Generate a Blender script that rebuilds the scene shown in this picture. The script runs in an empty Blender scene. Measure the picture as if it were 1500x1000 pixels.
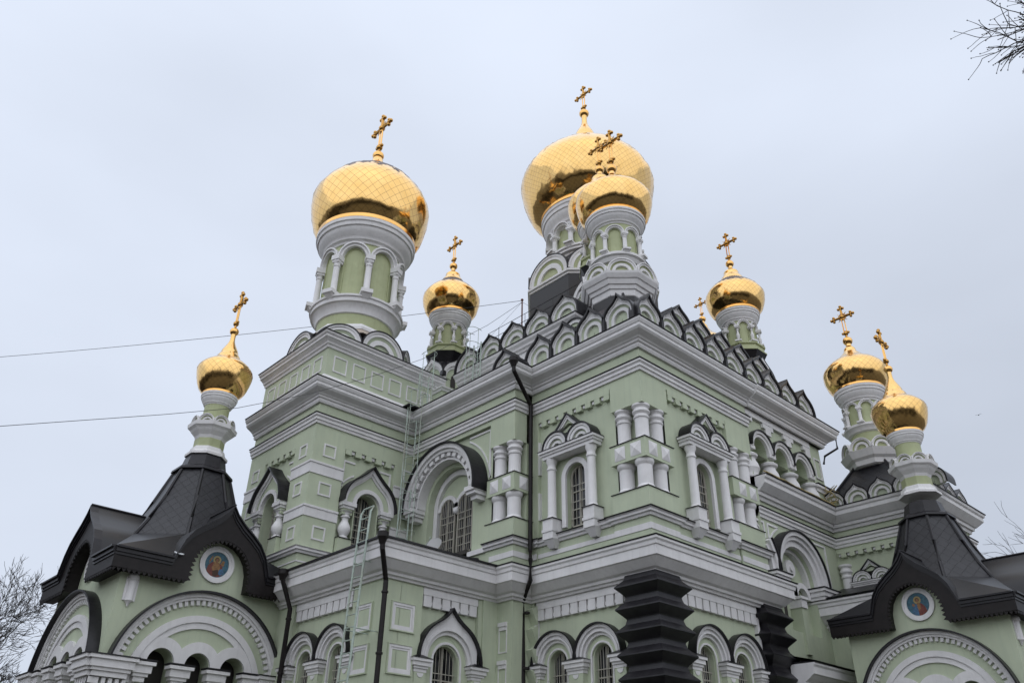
import bpy, bmesh, math, random
from math import pi, sin, cos, radians, sqrt, atan2
from mathutils import Matrix, Vector, Euler
random.seed(7)
sc = bpy.context.scene
# ---------------------------------------------------------------- camera
cam = bpy.data.cameras.new("camera"); cam_ob = bpy.data.objects.new("camera", cam)
sc.collection.objects.link(cam_ob); sc.camera = cam_ob
cam.sensor_width = 36.0; cam.lens = 1194.31 / 1500 * 36.0
cam.clip_start = 0.1; cam.clip_end = 5000
cam_ob.matrix_world = (Matrix.Translation((-15.94, -12.08, 1.6)) @ Matrix.Rotation(-0.744818761, 4, 'Z')
                       @ Matrix.Rotation(2.10899322, 4, 'X') @ Matrix.Rotation(0.0184069786, 4, 'Z'))
# ---------------------------------------------------------------- world, sun
SUN_EL, SUN_AZ = radians(52), radians(218)      # azimuth measured clockwise from +Y
w = bpy.data.worlds.new("World"); sc.world = w; w.use_nodes = True
nt = w.node_tree; nt.nodes.clear(); N = nt.nodes; L = nt.links
out = N.new('ShaderNodeOutputWorld'); bg = N.new('ShaderNodeBackground'); bg.inputs['Strength'].default_value = 0.1
sky = N.new('ShaderNodeTexSky'); sky.sky_type = 'NISHITA'; sky.sun_disc = False
sky.sun_elevation = SUN_EL; sky.sun_rotation = SUN_AZ; sky.dust_density = 3
tc = N.new('ShaderNodeTexCoord'); sep = N.new('ShaderNodeSeparateXYZ'); L.new(tc.outputs['Generated'], sep.inputs[0])
nz = N.new('ShaderNodeTexNoise'); nz.inputs['Scale'].default_value = 1.6; nz.inputs['Detail'].default_value = 4; nz.inputs['Roughness'].default_value = .45
mp = N.new('ShaderNodeMapping'); mp.inputs['Scale'].default_value = (1, 1, 2.4)
L.new(tc.outputs['Generated'], mp.inputs[0]); L.new(mp.outputs[0], nz.inputs['Vector'])
# overcast: brighter towards the zenith, a little brighter away from +X
el = N.new('ShaderNodeMapRange'); el.inputs['From Min'].default_value = 0.0; el.inputs['From Max'].default_value = 1.0
el.inputs['To Min'].default_value = 6.4; el.inputs['To Max'].default_value = 8.9
L.new(sep.outputs['Z'], el.inputs['Value'])
ax_ = N.new('ShaderNodeMapRange'); ax_.inputs['From Min'].default_value = -1; ax_.inputs['From Max'].default_value = 1
ax_.inputs['To Min'].default_value = 1.22; ax_.inputs['To Max'].default_value = 0.86
L.new(sep.outputs['X'], ax_.inputs['Value'])
nm = N.new('ShaderNodeMapRange'); nm.inputs['From Min'].default_value = .3; nm.inputs['From Max'].default_value = .7
nm.inputs['To Min'].default_value = 0.90; nm.inputs['To Max'].default_value = 1.08
L.new(nz.outputs['Fac'], nm.inputs['Value'])
m1 = N.new('ShaderNodeMath'); m1.operation = 'MULTIPLY'; L.new(el.outputs[0], m1.inputs[0]); L.new(ax_.outputs[0], m1.inputs[1])
m2 = N.new('ShaderNodeMath'); m2.operation = 'MULTIPLY'; L.new(m1.outputs[0], m2.inputs[0]); L.new(nm.outputs[0], m2.inputs[1])
cc = N.new('ShaderNodeMixRGB'); cc.inputs[0].default_value = 1; cc.blend_type = 'MULTIPLY'
cc.inputs[1].default_value = (0.872, 0.950, 1.10, 1); L.new(m2.outputs[0], cc.inputs[2])
mx = N.new('ShaderNodeMixRGB'); mx.inputs[0].default_value = 0.93; L.new(sky.outputs[0], mx.inputs[1]); L.new(cc.outputs[0], mx.inputs[2])
L.new(mx.outputs[0], bg.inputs['Color']); L.new(bg.outputs[0], out.inputs['Surface'])
sun = bpy.data.lights.new("sun", 'SUN'); sun.energy = 1.05; sun.angle = radians(140); sun.color = (1, .965, .92)
so = bpy.data.objects.new("sun", sun); sc.collection.objects.link(so)
d = Vector((sin(SUN_AZ) * cos(SUN_EL), cos(SUN_AZ) * cos(SUN_EL), sin(SUN_EL)))
so.rotation_euler = d.to_track_quat('Z', 'Y').to_euler(); so.location = (-20, -20, 40)
sc.view_settings.view_transform = 'Standard'; sc.view_settings.look = 'None'
sc.view_settings.exposure = 0.2; sc.view_settings.gamma = 1
sc.cycles.max_bounces = 6; sc.cycles.diffuse_bounces = 3; sc.cycles.glossy_bounces = 4

# ---------------------------------------------------------------- materials
def mat(name, col, rough=.8, metal=0, var=.12, scale=3, bump=0, bscale=40, streak=0, spec=.5, dirt=None):
    m = bpy.data.materials.new(name); m.use_nodes = True; nt = m.node_tree; N = nt.nodes; L = nt.links
    b = N['Principled BSDF']; b.inputs['Roughness'].default_value = rough; b.inputs['Metallic'].default_value = metal
    b.inputs['Specular IOR Level'].default_value = spec
    tc = N.new('ShaderNodeTexCoord'); n1 = N.new('ShaderNodeTexNoise'); n1.inputs['Scale'].default_value = scale
    n1.inputs['Detail'].default_value = 6; n1.inputs['Roughness'].default_value = .6
    L.new(tc.outputs['Object'], n1.inputs['Vector'])
    cr = N.new('ShaderNodeMapRange'); cr.inputs['From Min'].default_value = .3; cr.inputs['From Max'].default_value = .7
    cr.inputs['To Min'].default_value = 1 - var; cr.inputs['To Max'].default_value = 1 + var * .6
    L.new(n1.outputs['Fac'], cr.inputs['Value'])
    mul = N.new('ShaderNodeMixRGB'); mul.blend_type = 'MULTIPLY'; mul.inputs[0].default_value = 1
    mul.inputs[1].default_value = (*col, 1); L.new(cr.outputs[0], mul.inputs[2]); last = mul.outputs[0]
    if streak:
        mp = N.new('ShaderNodeMapping'); mp.inputs['Scale'].default_value = (5, 5, .35); L.new(tc.outputs['Object'], mp.inputs[0])
        n2 = N.new('ShaderNodeTexNoise'); n2.inputs['Scale'].default_value = 2; n2.inputs['Detail'].default_value = 5
        L.new(mp.outputs[0], n2.inputs['Vector'])
        c2 = N.new('ShaderNodeMapRange'); c2.inputs['From Min'].default_value = .50; c2.inputs['From Max'].default_value = .76
        c2.inputs['To Min'].default_value = 0; c2.inputs['To Max'].default_value = streak; L.new(n2.outputs['Fac'], c2.inputs['Value'])
        x2 = N.new('ShaderNodeMixRGB'); L.new(c2.outputs[0], x2.inputs[0]); L.new(last, x2.inputs[1])
        x2.inputs[2].default_value = (*(dirt or tuple(c * .55 for c in col)), 1); last = x2.outputs[0]
    L.new(last, b.inputs['Base Color'])
    if bump:
        n3 = N.new('ShaderNodeTexNoise'); n3.inputs['Scale'].default_value = bscale; n3.inputs['Detail'].default_value = 4
        L.new(tc.outputs['Object'], n3.inputs['Vector'])
        bp = N.new('ShaderNodeBump'); bp.inputs['Strength'].default_value = bump; bp.inputs['Distance'].default_value = .01
        L.new(n3.outputs['Fac'], bp.inputs['Height']); L.new(bp.outputs[0], b.inputs['Normal'])
    return m
MW = mat('white_trim', (.735, .725, .725), .75, var=.10, scale=1.7, streak=.28, bump=.35, dirt=(.50, .49, .48))
MG = mat('green_stucco', (.495, .55, .405), .85, var=.10, scale=.9, streak=.45, bump=.5, bscale=60, dirt=(.39, .45, .34))
MD = mat('drum_green', (.40, .435, .245), .6, var=.10, scale=3, streak=.4, dirt=(.30, .30, .16))
MK = mat('black_metal', (.014, .013, .016), .38, var=.5, scale=4, spec=.35, bump=.25, bscale=9)
MKB = mat('brown_black_metal', (.012, .009, .009), .5, var=.4, scale=5, spec=.3)
MB_ = mat('cream_bar', (.42, .40, .34), .6, var=.1)
MWD = mat('opening_shade_and_sill', (.05, .045, .04), .8)  # sill colour, and painted shade inside openings
ML = mat('pale_green_steel', (.42, .50, .44), .5, var=.2, scale=9, streak=.6, dirt=(.30, .20, .12))
MBR = mat('worn_skirt_metal', (.42, .36, .30), .6, var=.25, scale=6, streak=.7, dirt=(.30, .17, .10))
MTR = mat('bark', (.045, .038, .034), .9, var=.3, scale=8)
MSN = mat('snow', (.8, .82, .85), .7, var=.05)
MCB = mat('cable_rubber', (.03, .03, .035), .6)
MRU = mat('rusty_steel', (.17, .075, .05), .8, var=.4, scale=10)
MYE = mat('yellow_conduit', (.45, .36, .16), .6, var=.3, scale=12)
MGR = mat('paving', (.085, .078, .068), .9, var=.35, scale=.6)
def tilemat(name, c1, c2, sx, sy, rough=.4, diamond=True):
    m = mat(name, c1, rough, var=.3, scale=5, spec=.4); N = m.node_tree.nodes; L = m.node_tree.links; b = N['Principled BSDF']
    uv = N.new('ShaderNodeUVMap'); mp = N.new('ShaderNodeMapping'); mp.inputs['Scale'].default_value = (sx, sy, 1)
    if diamond: mp.inputs['Rotation'].default_value = (0, 0, pi / 4)
    L.new(uv.outputs[0], mp.inputs[0])
    br = N.new('ShaderNodeTexBrick'); br.offset = 0 if diamond else .5; br.inputs['Scale'].default_value = 1
    br.inputs['Brick Width'].default_value = 1; br.inputs['Row Height'].default_value = 1; br.inputs['Mortar Size'].default_value = .045
    br.inputs['Color1'].default_value = (*c1, 1); br.inputs['Color2'].default_value = (*[c * 1.35 for c in c1], 1); br.inputs['Mortar'].default_value = (*c2, 1)
    L.new(mp.outputs[0], br.inputs['Vector']); L.new(br.outputs['Color'], b.inputs['Base Color'])
    bp = N.new('ShaderNodeBump'); bp.inputs['Strength'].default_value = .6; bp.inputs['Distance'].default_value = .02; bp.invert = True
    L.new(br.outputs['Fac'], bp.inputs['Height']); L.new(bp.outputs[0], b.inputs['Normal'])
    return m
MS = tilemat('slate_metal_tiles', (.015, .015, .018), (.007, .007, .009), 4.2, 4.2)
MST = tilemat('brown_metal_scales', (.060, .048, .050), (.012, .010, .010), 9, 9, .45, False)
MSE = tilemat('standing_seam_metal', (.018, .020, .025), (.010, .010, .012), 2.2, .001, .35, False)
def goldmat(name, tarn=None):
    m = bpy.data.materials.new(name); m.use_nodes = True; N = m.node_tree.nodes; L = m.node_tree.links; b = N['Principled BSDF']
    b.inputs['Metallic'].default_value = 1; b.inputs['Roughness'].default_value = .13
    uv = N.new('ShaderNodeUVMap'); s = N.new('ShaderNodeSeparateXYZ'); L.new(uv.outputs[0], s.inputs[0])
    def mn(op, a, c=None):
        n = N.new('ShaderNodeMath'); n.operation = op
        for i, v in enumerate((a, c)):
            if v is None: continue
            if isinstance(v, (int, float)): n.inputs[i].default_value = v
            else: L.new(v, n.inputs[i])
        return n.outputs[0]
    e = mn('MINIMUM', mn('MINIMUM', s.outputs[0], mn('SUBTRACT', 1, s.outputs[0])), mn('MINIMUM', s.outputs[1], mn('SUBTRACT', 1, s.outputs[1])))
    mr = N.new('ShaderNodeMapRange'); mr.inputs['From Min'].default_value = .01; mr.inputs['From Max'].default_value = .05; L.new(e, mr.inputs['Value'])
    geo = N.new('ShaderNodeNewGeometry')
    tc = N.new('ShaderNodeTexCoord'); n1 = N.new('ShaderNodeTexNoise'); n1.inputs['Scale'].default_value = 2.5; n1.inputs['Detail'].default_value = 3
    L.new(tc.outputs['Object'], n1.inputs['Vector'])
    c = N.new('ShaderNodeMixRGB'); c.inputs[1].default_value = (.79, .48, .155, 1); c.inputs[2].default_value = (.89, .60, .25, 1); L.new(n1.outputs['Fac'], c.inputs[0])
    x = N.new('ShaderNodeMixRGB'); x.inputs[1].default_value = (.42, .26, .11, 1); L.new(mr.outputs[0], x.inputs[0]); L.new(c.outputs[0], x.inputs[2])
    last = x.outputs[0]
    if tarn:
        # weathered bare-metal shingles near the crown; uv map 'height' carries 0..1 along the dome
        u2 = N.new('ShaderNodeUVMap'); u2.uv_map = 'height'; s2 = N.new('ShaderNodeSeparateXYZ'); L.new(u2.outputs[0], s2.inputs[0])
        n2 = N.new('ShaderNodeTexNoise'); n2.inputs['Scale'].default_value = tarn[1]; n2.inputs['Detail'].default_value = 5; L.new(tc.outputs['Object'], n2.inputs['Vector'])
        h = mn('ADD', s2.outputs[1], mn('MULTIPLY', mn('SUBTRACT', n2.outputs['Fac'], .5), tarn[2]))
        lo = N.new('ShaderNodeMapRange'); lo.inputs['From Min'].default_value = tarn[0]; lo.inputs['From Max'].default_value = tarn[0] + .02; L.new(h, lo.inputs['Value'])
        hi = N.new('ShaderNodeMapRange'); hi.inputs['From Min'].default_value = tarn[3]; hi.inputs['From Max'].default_value = tarn[3] + .01; L.new(s2.outputs[1], hi.inputs['Value'])
        k = mn('MULTIPLY', lo.outputs[0], mn('SUBTRACT', 1, hi.outputs[0]))
        x3 = N.new('ShaderNodeMixRGB'); L.new(k, x3.inputs[0]); L.new(last, x3.inputs[1]); x3.inputs[2].default_value = (.085, .06, .055, 1); last = x3.outputs[0]
        rr = N.new('ShaderNodeMapRange'); rr.inputs['To Min'].default_value = .13; rr.inputs['To Max'].default_value = .5; L.new(k, rr.inputs['Value']); L.new(rr.outputs[0], b.inputs['Roughness'])
        mm = N.new('ShaderNodeMapRange'); mm.inputs['To Min'].default_value = 1; mm.inputs['To Max'].default_value = .2; L.new(k, mm.inputs['Value']); L.new(mm.outputs[0], b.inputs['Metallic'])
    L.new(last, b.inputs['Base Color'])
    return m
MGO = goldmat('gold_shingles')
MGOT = goldmat('gold_shingles_weathered', (.46, 3.2, .42, .70))
MGOC = goldmat('gold_shingles_bare_cap', (.42, 4, .06, .66))
MGP = bpy.data.materials.new('plain_gold'); MGP.use_nodes = True
_b = MGP.node_tree.nodes['Principled BSDF']; _b.inputs['Metallic'].default_value = 1; _b.inputs['Roughness'].default_value = .16; _b.inputs['Base Color'].default_value = (.80, .46, .15, 1)
MGX = bpy.data.materials.new('cross_gold'); MGX.use_nodes = True
_b = MGX.node_tree.nodes['Principled BSDF']; _b.inputs['Metallic'].default_value = 1; _b.inputs['Roughness'].default_value = .22; _b.inputs['Base Color'].default_value = (.50, .27, .07, 1)
# window glass: dark panes with pale curtains behind
MGL = bpy.data.materials.new('window_glass'); MGL.use_nodes = True; N = MGL.node_tree.nodes; L = MGL.node_tree.links; _b = N['Principled BSDF']
_b.inputs['Roughness'].default_value = .08
_t = N.new('ShaderNodeTexCoord'); _m = N.new('ShaderNodeMapping'); _m.inputs['Scale'].default_value = (16, 16, .8); L.new(_t.outputs['Object'], _m.inputs[0])
_n = N.new('ShaderNodeTexNoise'); _n.inputs['Scale'].default_value = 1.1; _n.inputs['Detail'].default_value = 3; L.new(_m.outputs[0], _n.inputs['Vector'])
_r = N.new('ShaderNodeValToRGB'); _r.color_ramp.elements[0].position = .47; _r.color_ramp.elements[0].color = (.006, .006, .008, 1)
_r.color_ramp.elements[1].position = .66; _r.color_ramp.elements[1].color = (.13, .13, .14, 1); L.new(_n.outputs['Fac'], _r.inputs[0]); L.new(_r.outputs[0], _b.inputs['Base Color'])
def flat(name, col, rough=.6):
    m = bpy.data.materials.new(name); m.use_nodes = True; b = m.node_tree.nodes['Principled BSDF']; b.inputs['Base Color'].default_value = (*col, 1); b.inputs['Roughness'].default_value = rough; return m

# ---------------------------------------------------------------- mesh builder
class MB:
    def __init__(s, m=None): s.v = []; s.f = []; s.mi = []; s.mats = []; s.uv = {}; s.sm = []; s.smooth = False; s.cur = 0; s.h = {}; s.M(m or MW)
    def M(s, m):
        if m not in s.mats: s.mats.append(m)
        s.cur = s.mats.index(m); return s
    def vert(s, p): s.v.append(tuple(p)); return len(s.v) - 1
    def face(s, idx, uv=None):
        if uv: s.uv[len(s.f)] = uv
        s.f.append(tuple(idx)); s.mi.append(s.cur); s.sm.append(s.smooth)
    def poly(s, pts, uv=None): s.face([s.vert(p) for p in pts], uv)
    def hexa(s, p):  # 8 points: bottom ring 0-3, top ring 4-7
        i = [s.vert(q) for q in p]
        for f in ((0, 1, 2, 3), (7, 6, 5, 4), (0, 4, 5, 1), (1, 5, 6, 2), (2, 6, 7, 3), (3, 7, 4, 0)): s.face([i[k] for k in f])
    def box(s, x0, x1, y0, y1, z0, z1): s.hexa([(x0, y0, z0), (x1, y0, z0), (x1, y1, z0), (x0, y1, z0), (x0, y0, z1), (x1, y0, z1), (x1, y1, z1), (x0, y1, z1)])
    def prism(s, F, pts, n0, n1):  # closed polygon (u,z) in wall frame
        a = [s.vert(F(u, n0, z)) for u, z in pts]; b = [s.vert(F(u, n1, z)) for u, z in pts]; k = len(pts)
        s.face(a); s.face(b[::-1])
        for i in range(k): s.face((a[i], a[(i + 1) % k], b[(i + 1) % k], b[i]))
    def band(s, F, A, B, n0, n1, nb0=None, nb1=None):  # solid between two equal-length open curves (u,z)
        nb0 = n0 if nb0 is None else nb0; nb1 = n1 if nb1 is None else nb1; k = len(A)
        a0 = [s.vert(F(u, n0, z)) for u, z in A]; a1 = [s.vert(F(u, n1, z)) for u, z in A]
        b0 = [s.vert(F(u, nb0, z)) for u, z in B]; b1 = [s.vert(F(u, nb1, z)) for u, z in B]
        for i in range(k - 1):
            j = i + 1
            s.face((a1[i], a1[j], b1[j], b1[i])); s.face((a0[i], b0[i], b0[j], a0[j]))
            s.face((a0[i], a0[j], a1[j], a1[i])); s.face((b0[i], b1[i], b1[j], b0[j]))
        s.face((a0[0], a1[0], b1[0], b0[0])); s.face((a0[-1], b0[-1], b1[-1], a1[-1]))
    def arch(s, F, uc, zc, r0, r1, n0, n1, a0=0, a1=180, seg=20, leg=0):
        def cv(r):
            c = [(uc + r * cos(radians(a0 + (a1 - a0) * i / seg)), zc + r * sin(radians(a0 + (a1 - a0) * i / seg))) for i in range(seg + 1)]
            if leg: c = [(uc + r, zc - leg)] + c + [(uc - r, zc - leg)]
            return c
        s.band(F, cv(r0), cv(r1), n0, n1)
    def fbox(s, F, u0, u1, n0, n1, z0, z1): s.hexa([F(u0, n0, z0), F(u1, n0, z0), F(u1, n1, z0), F(u0, n1, z0), F(u0, n0, z1), F(u1, n0, z1), F(u1, n1, z1), F(u0, n1, z1)])
    def frame(s, F, u0, u1, z0, z1, t, n0, n1):
        s.fbox(F, u0, u0 + t, n0, n1, z0, z1); s.fbox(F, u1 - t, u1, n0, n1, z0, z1)
        s.fbox(F, u0 + t, u1 - t, n0, n1, z0, z0 + t); s.fbox(F, u0 + t, u1 - t, n0, n1, z1 - t, z1)
    def lathe(s, c, prof, seg=24, rot=0, smooth=True, cap=True, uvs=False):
        old = s.smooth; s.smooth = smooth; rings = []
        for r, z in prof: rings.append([s.vert((c[0] + r * cos(rot + 2 * pi * i / seg), c[1] + r * sin(rot + 2 * pi * i / seg), z)) for i in range(seg)])
        for k in range(len(prof) - 1):
            for i in range(seg):
                j = (i + 1) % seg; uv = None
                if uvs:
                    r0, z0 = prof[k]; r1, z1 = prof[k + 1]; l = sqrt((r1 - r0) ** 2 + (z1 - z0) ** 2); w0 = r0 * sin(pi / seg); w1 = r1 * sin(pi / seg)
                    uv = ((-w0, 0), (w0, 0), (w1, l), (-w1, l))
                s.face((rings[k][i], rings[k][j], rings[k + 1][j], rings[k + 1][i]), uv)
        s.smooth = False
        if cap:
            if prof[0][0] > 1e-4: s.face(rings[0][::-1])
            if prof[-1][0] > 1e-4: s.face(rings[-1])
        s.smooth = old
    def sweep(s, path, prof, closed=False, side=1, caps=True):
        """profile [(out,z)] swept along plan path with mitred corners; side=+1 -> outward is right of travel"""
        P = [Vector(p) for p in path]; n = len(P); offs = []
        for i in range(n):
            a = P[i - 1] if (closed or i > 0) else None; b = P[(i + 1) % n] if (closed or i < n - 1) else None
            ns = []
            for q0, q1 in ((a, P[i]), (P[i], b)):
                if q0 is None or q1 is None: continue
                t = (q1 - q0).normalized(); ns.append(Vector((t.y, -t.x)) * side)
            if len(ns) == 2:
                m = ns[0] + ns[1]; m = m / (1 + ns[0].dot(ns[1]))
            else: m = ns[0]
            offs.append(m)
        R = [[s.vert((P[i].x + offs[i].x * o, P[i].y + offs[i].y * o, z)) for o, z in prof] for i in range(n)]
        for i in range(n if closed else n - 1):
            j = (i + 1) % n
            for k in range(len(prof) - 1): s.face((R[i][k], R[j][k], R[j][k + 1], R[i][k + 1]))
        if caps and not closed: s.face(R[0]); s.face(R[-1][::-1])
    def tube(s, pts, r, seg=6, r2=None):
        P = [Vector(p) for p in pts]; n = len(P); rings = []; old = s.smooth; s.smooth = True
        for i, p in enumerate(P):
            t = (P[min(i + 1, n - 1)] - P[max(i - 1, 0)]).normalized(); up = Vector((0, 0, 1)) if abs(t.z) < .9 else Vector((1, 0, 0))
            x = t.cross(up).normalized(); y = t.cross(x); rr = r if r2 is None else r + (r2 - r) * i / (n - 1)
            rings.append([s.vert(p + (x * cos(2 * pi * k / seg) + y * sin(2 * pi * k / seg)) * rr) for k in range(seg)])
        for i in range(n - 1):
            for k in range(seg): s.face((rings[i][k], rings[i][(k + 1) % seg], rings[i + 1][(k + 1) % seg], rings[i + 1][k]))
        s.smooth = False; s.face(rings[0][::-1]); s.face(rings[-1]); s.smooth = old
    def ball(s, c, r, seg=16, rz=None):
        rz = rz or r; k = max(6, seg // 2)
        s.lathe((c[0], c[1]), [(max(r * sin(pi * i / k), 1e-3), c[2] - rz * cos(pi * i / k)) for i in range(k + 1)], seg)
    def obj(s, name, parent=None, label=None, recalc=True):
        me = bpy.data.meshes.new(name); me.from_pydata(s.v, [], s.f)
        for m in s.mats: me.materials.append(m)
        for i, p in enumerate(me.polygons): p.material_index = s.mi[i]; p.use_smooth = s.sm[i]
        if s.uv:
            ul = me.uv_layers.new(name='UVMap')
            for i, uv in s.uv.items():
                for k, li in enumerate(me.polygons[i].loop_indices): ul.data[li].uv = uv[k]
            if s.h:
                u2 = me.uv_layers.new(name='height')
                for i, hv in s.h.items():
                    for k, li in enumerate(me.polygons[i].loop_indices): u2.data[li].uv = (0, hv)
        if recalc:
            bm = bmesh.new(); bm.from_mesh(me); bmesh.ops.recalc_face_normals(bm, faces=bm.faces); bm.to_mesh(me); bm.free()
        if any(s.sm): me.set_sharp_from_angle(angle=radians(32))
        me.update()
        o = bpy.data.objects.new(name, me); sc.collection.objects.link(o)
        if parent: o.parent = parent
        if label: o['label'] = label
        return o
def FX(c, sgn=-1): return lambda u, n, z: (c + sgn * n, u, z)      # wall facing -X (sgn -1) or +X
def FY(c, sgn=-1): return lambda u, n, z: (u, c + sgn * n, z)
def FR(cx, cy, R, ang):                                             # face of a polygon drum, outward angle ang
    ca, sa = cos(ang), sin(ang)
    return lambda u, n, z: (cx + (R + n) * ca - u * sa, cy + (R + n) * sa + u * ca, z)
def thing(name, label, cat, group=None, loc=(0, 0, 0)):
    o = bpy.data.objects.new(name, None); sc.collection.objects.link(o); o.location = loc; o['label'] = label; o['category'] = cat
    if group: o['group'] = group
    return o
def tag(o, label, cat, group=None):
    o['label'] = label; o['category'] = cat
    if group: o['group'] = group
    return o
CH = thing('church', 'pale green church with white trim and ten gold onion domes under crosses', 'church')

# ---------------------------------------------------------------- ornament vocabulary
def ogee(uc, z0, w, h, seg=10, cut=58):
    r = w / 2; pts = []
    for i in range(seg + 1):
        a = radians(cut * i / seg); pts.append((r * cos(a), r * sin(a)))
    x0, y0 = pts[-1]; tx, ty = -sin(radians(cut)), cos(radians(cut)); k = .34 * r; cx_, cy_ = x0 + tx * k, y0 + ty * k
    for i in range(1, 8):
        t = i / 7; pts.append(((1 - t) ** 2 * x0 + 2 * (1 - t) * t * cx_, (1 - t) ** 2 * y0 + 2 * (1 - t) * t * cy_ + t * t * h))
    full = pts + [(-x, y) for x, y in pts[-2::-1]]
    return [(uc + x, z0 + y) for x, y in full]
def arcpts(uc, zc, r, k): return [(uc + r * cos(pi * i / (k - 1)), zc + r * sin(pi * i / (k - 1))) for i in range(k)]
arcpts_ = arcpts
def scale_curve(c, uc, z0, f, g=None): g = g or f; return [(uc + (u - uc) * f, z0 + (z - z0) * g) for u, z in c]
def gable(F, uc, z0, w, h, back=.9, name='arched_gable', parent=None, round_=False, green=None, roof=True, n0=0.0, lab=None, st=0):
    """kokoshnik: white ogee face with nested round arches and a black barrel roof running back"""
    mb = MB(MW); O = arcpts_(uc, z0, w / 2, 35) if round_ else ogee(uc, z0, w, h, 10, 63); k = len(O) + 2 * (st > 0); r = w / 2
    if st: O = [(uc + r, z0 - st)] + O + [(uc - r, z0 - st)]
    def arcpts(uc, zc, r, k): return ([(uc + r, zc - st)] + arcpts_(uc, zc, r, k - 2) + [(uc - r, zc - st)]) if st else arcpts_(uc, zc, r, k)
    rr = [.80 * r, .66 * r, .62 * r, .46 * r, .40 * r]
    mb.band(F, O, arcpts(uc, z0, rr[0], k), n0 - .10, n0 + .0)                      # face
    mb.band(F, scale_curve(O, uc, z0, 1.0), scale_curve(O, uc, z0, .93), n0 - .02, n0 + .035)  # raised outer moulding
    mb.M(green or MG); mb.band(F, arcpts(uc, z0, rr[0] + .002, k), arcpts(uc, z0, rr[1], k), n0 - .16, n0 - .03, None, n0 - .09)
    mb.M(MW); mb.band(F, arcpts(uc, z0, rr[1], k), arcpts(uc, z0, rr[3], k), n0 - .2, n0 - .05)
    mb.M(green or MG); mb.band(F, arcpts(uc, z0, rr[3], k), arcpts(uc, z0, .01, k), n0 - .24, n0 - .13)
    if roof:
        mb.M(MK); t = 1 + (.06 if st > .15 else .045) / r
        mb.band(F, scale_curve(O, uc, z0, t), scale_curve(O, uc, z0, 1.002), n0 - back, n0 + (.12 if st > .15 else .06))
    return mb.obj(name, parent or CH, lab)
COL = {  # normalised (r, h) profiles
 'tuscan': [(1.25, 0), (1.25, .04), (1.05, .07), (1.0, .10), (1.0, .60), (1.15, .62), (1.18, .66), (1.0, .69), (1.0, .72), (1.3, .78), (1.3, .82), (1.05, .86), (1.05, .90), (1.35, .95), (1.35, 1)],
 'stub': [(1.25, 0), (1.25, .07), (1.02, .14), (1.0, .2), (1.0, .80), (1.2, .86), (1.28, .92), (1.28, 1)],
 'slim': [(1.3, 0), (1.3, .03), (1.1, .05), (1.0, .07), (.95, .80), (1.15, .82), (1.15, .84), (.97, .86), (.97, .90), (1.3, .96), (1.3, 1)],
 'bulb': [(.75, 0), (.75, .05), (.55, .09), (.8, .18), (1.0, .30), (1.0, .42), (.7, .56), (.5, .66), (.5, .74), (.75, .78), (.75, .82), (.55, .85), (.7, .95), (1.05, 1)],
 'vase': [(1.0, 0), (1.05, .06), (.8, .10), (.82, .18), (1.05, .38), (.95, .55), (.72, .72), (.70, .80), (.95, .86), (1.0, .94), (.8, 1)],
}
def column(mb, x, y, z0, z1, r, kind='slim', seg=18): mb.lathe((x, y), [(a * r, z0 + (z1 - z0) * b) for a, b in COL[kind]], seg)
CORN = [(0, 13.22), (.07, 13.22), (.10, 13.28), (.10, 13.34), (.15, 13.36), (.17, 13.42), (.20, 13.43), (.24, 13.47), (.40, 13.56), (.45, 13.62), (.45, 13.70), (.48, 13.72), (.52, 13.80), (.52, 13.85), (-.3, 13.85), (-.3, 13.22)]
CAPP = lambda p, z: [(p + .02, z), (p + .03, z + .025), (-.3, z + .06), (-.3, z)]
STR = [(0, 12.52), (.05, 12.52), (.06, 12.60), (.10, 12.62), (.10, 12.70), (.15, 12.74), (.15, 12.80), (-.06, 12.80), (-.06, 12.52)]
LCORN = [(0, 6.87), (.06, 6.87), (.08, 6.93), (.14, 6.94), (.16, 7.0), (.24, 7.04), (.36, 7.16), (.42, 7.22), (.46, 7.24), (.46, 7.46), (.49, 7.48), (.50, 7.56), (.54, 7.60), (.54, 7.66), (-.3, 7.66), (-.3, 6.87)]
LEDGE = [(0, 8.38), (.05, 8.38), (.07, 8.44), (.12, 8.46), (.12, 8.52), (.16, 8.55), (-.06, 8.55), (-.06, 8.38)]
def shift(prof, dz, k=1): return [(o * (k if o > 0 else 1), z + dz) for o, z in prof]
def cornice(path, prof, name='cornice', cap=None, closed=False, side=1, parent=None, label=None):
    mb = MB(MW); mb.sweep(path, prof, closed, side)
    if cap: mb.M(MK); mb.sweep(path, CAPP(*cap), closed, side)
    return mb.obj(name, parent or CH, label)
def teeth(F, u0, u1, z, n, m=MG, parent=None, name='corbel_table', pitch=.36, hh=.30):
    """stepped corbel table: blocks hanging below the pilaster plane"""
    mb = MB(m); k = max(2, round((u1 - u0) / pitch)); p = (u1 - u0) / k
    mb.fbox(F, u0, u1, n - .14, n, z + hh * .55, z + hh)
    for i in range(k):
        a = u0 + i * p; mb.fbox(F, a + p * .05, a + p * .62, n - .14, n - .002, z, z + hh * .549)
    if m is MG:
        mb.M(MW)
        for i in range(k): a = u0 + i * p + p * .68; mb.fbox(F, a, a + p * .28, n - .13, n - .05, z + hh * .22, z + hh * .54)
    return mb.obj(name, parent or CH)
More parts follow.
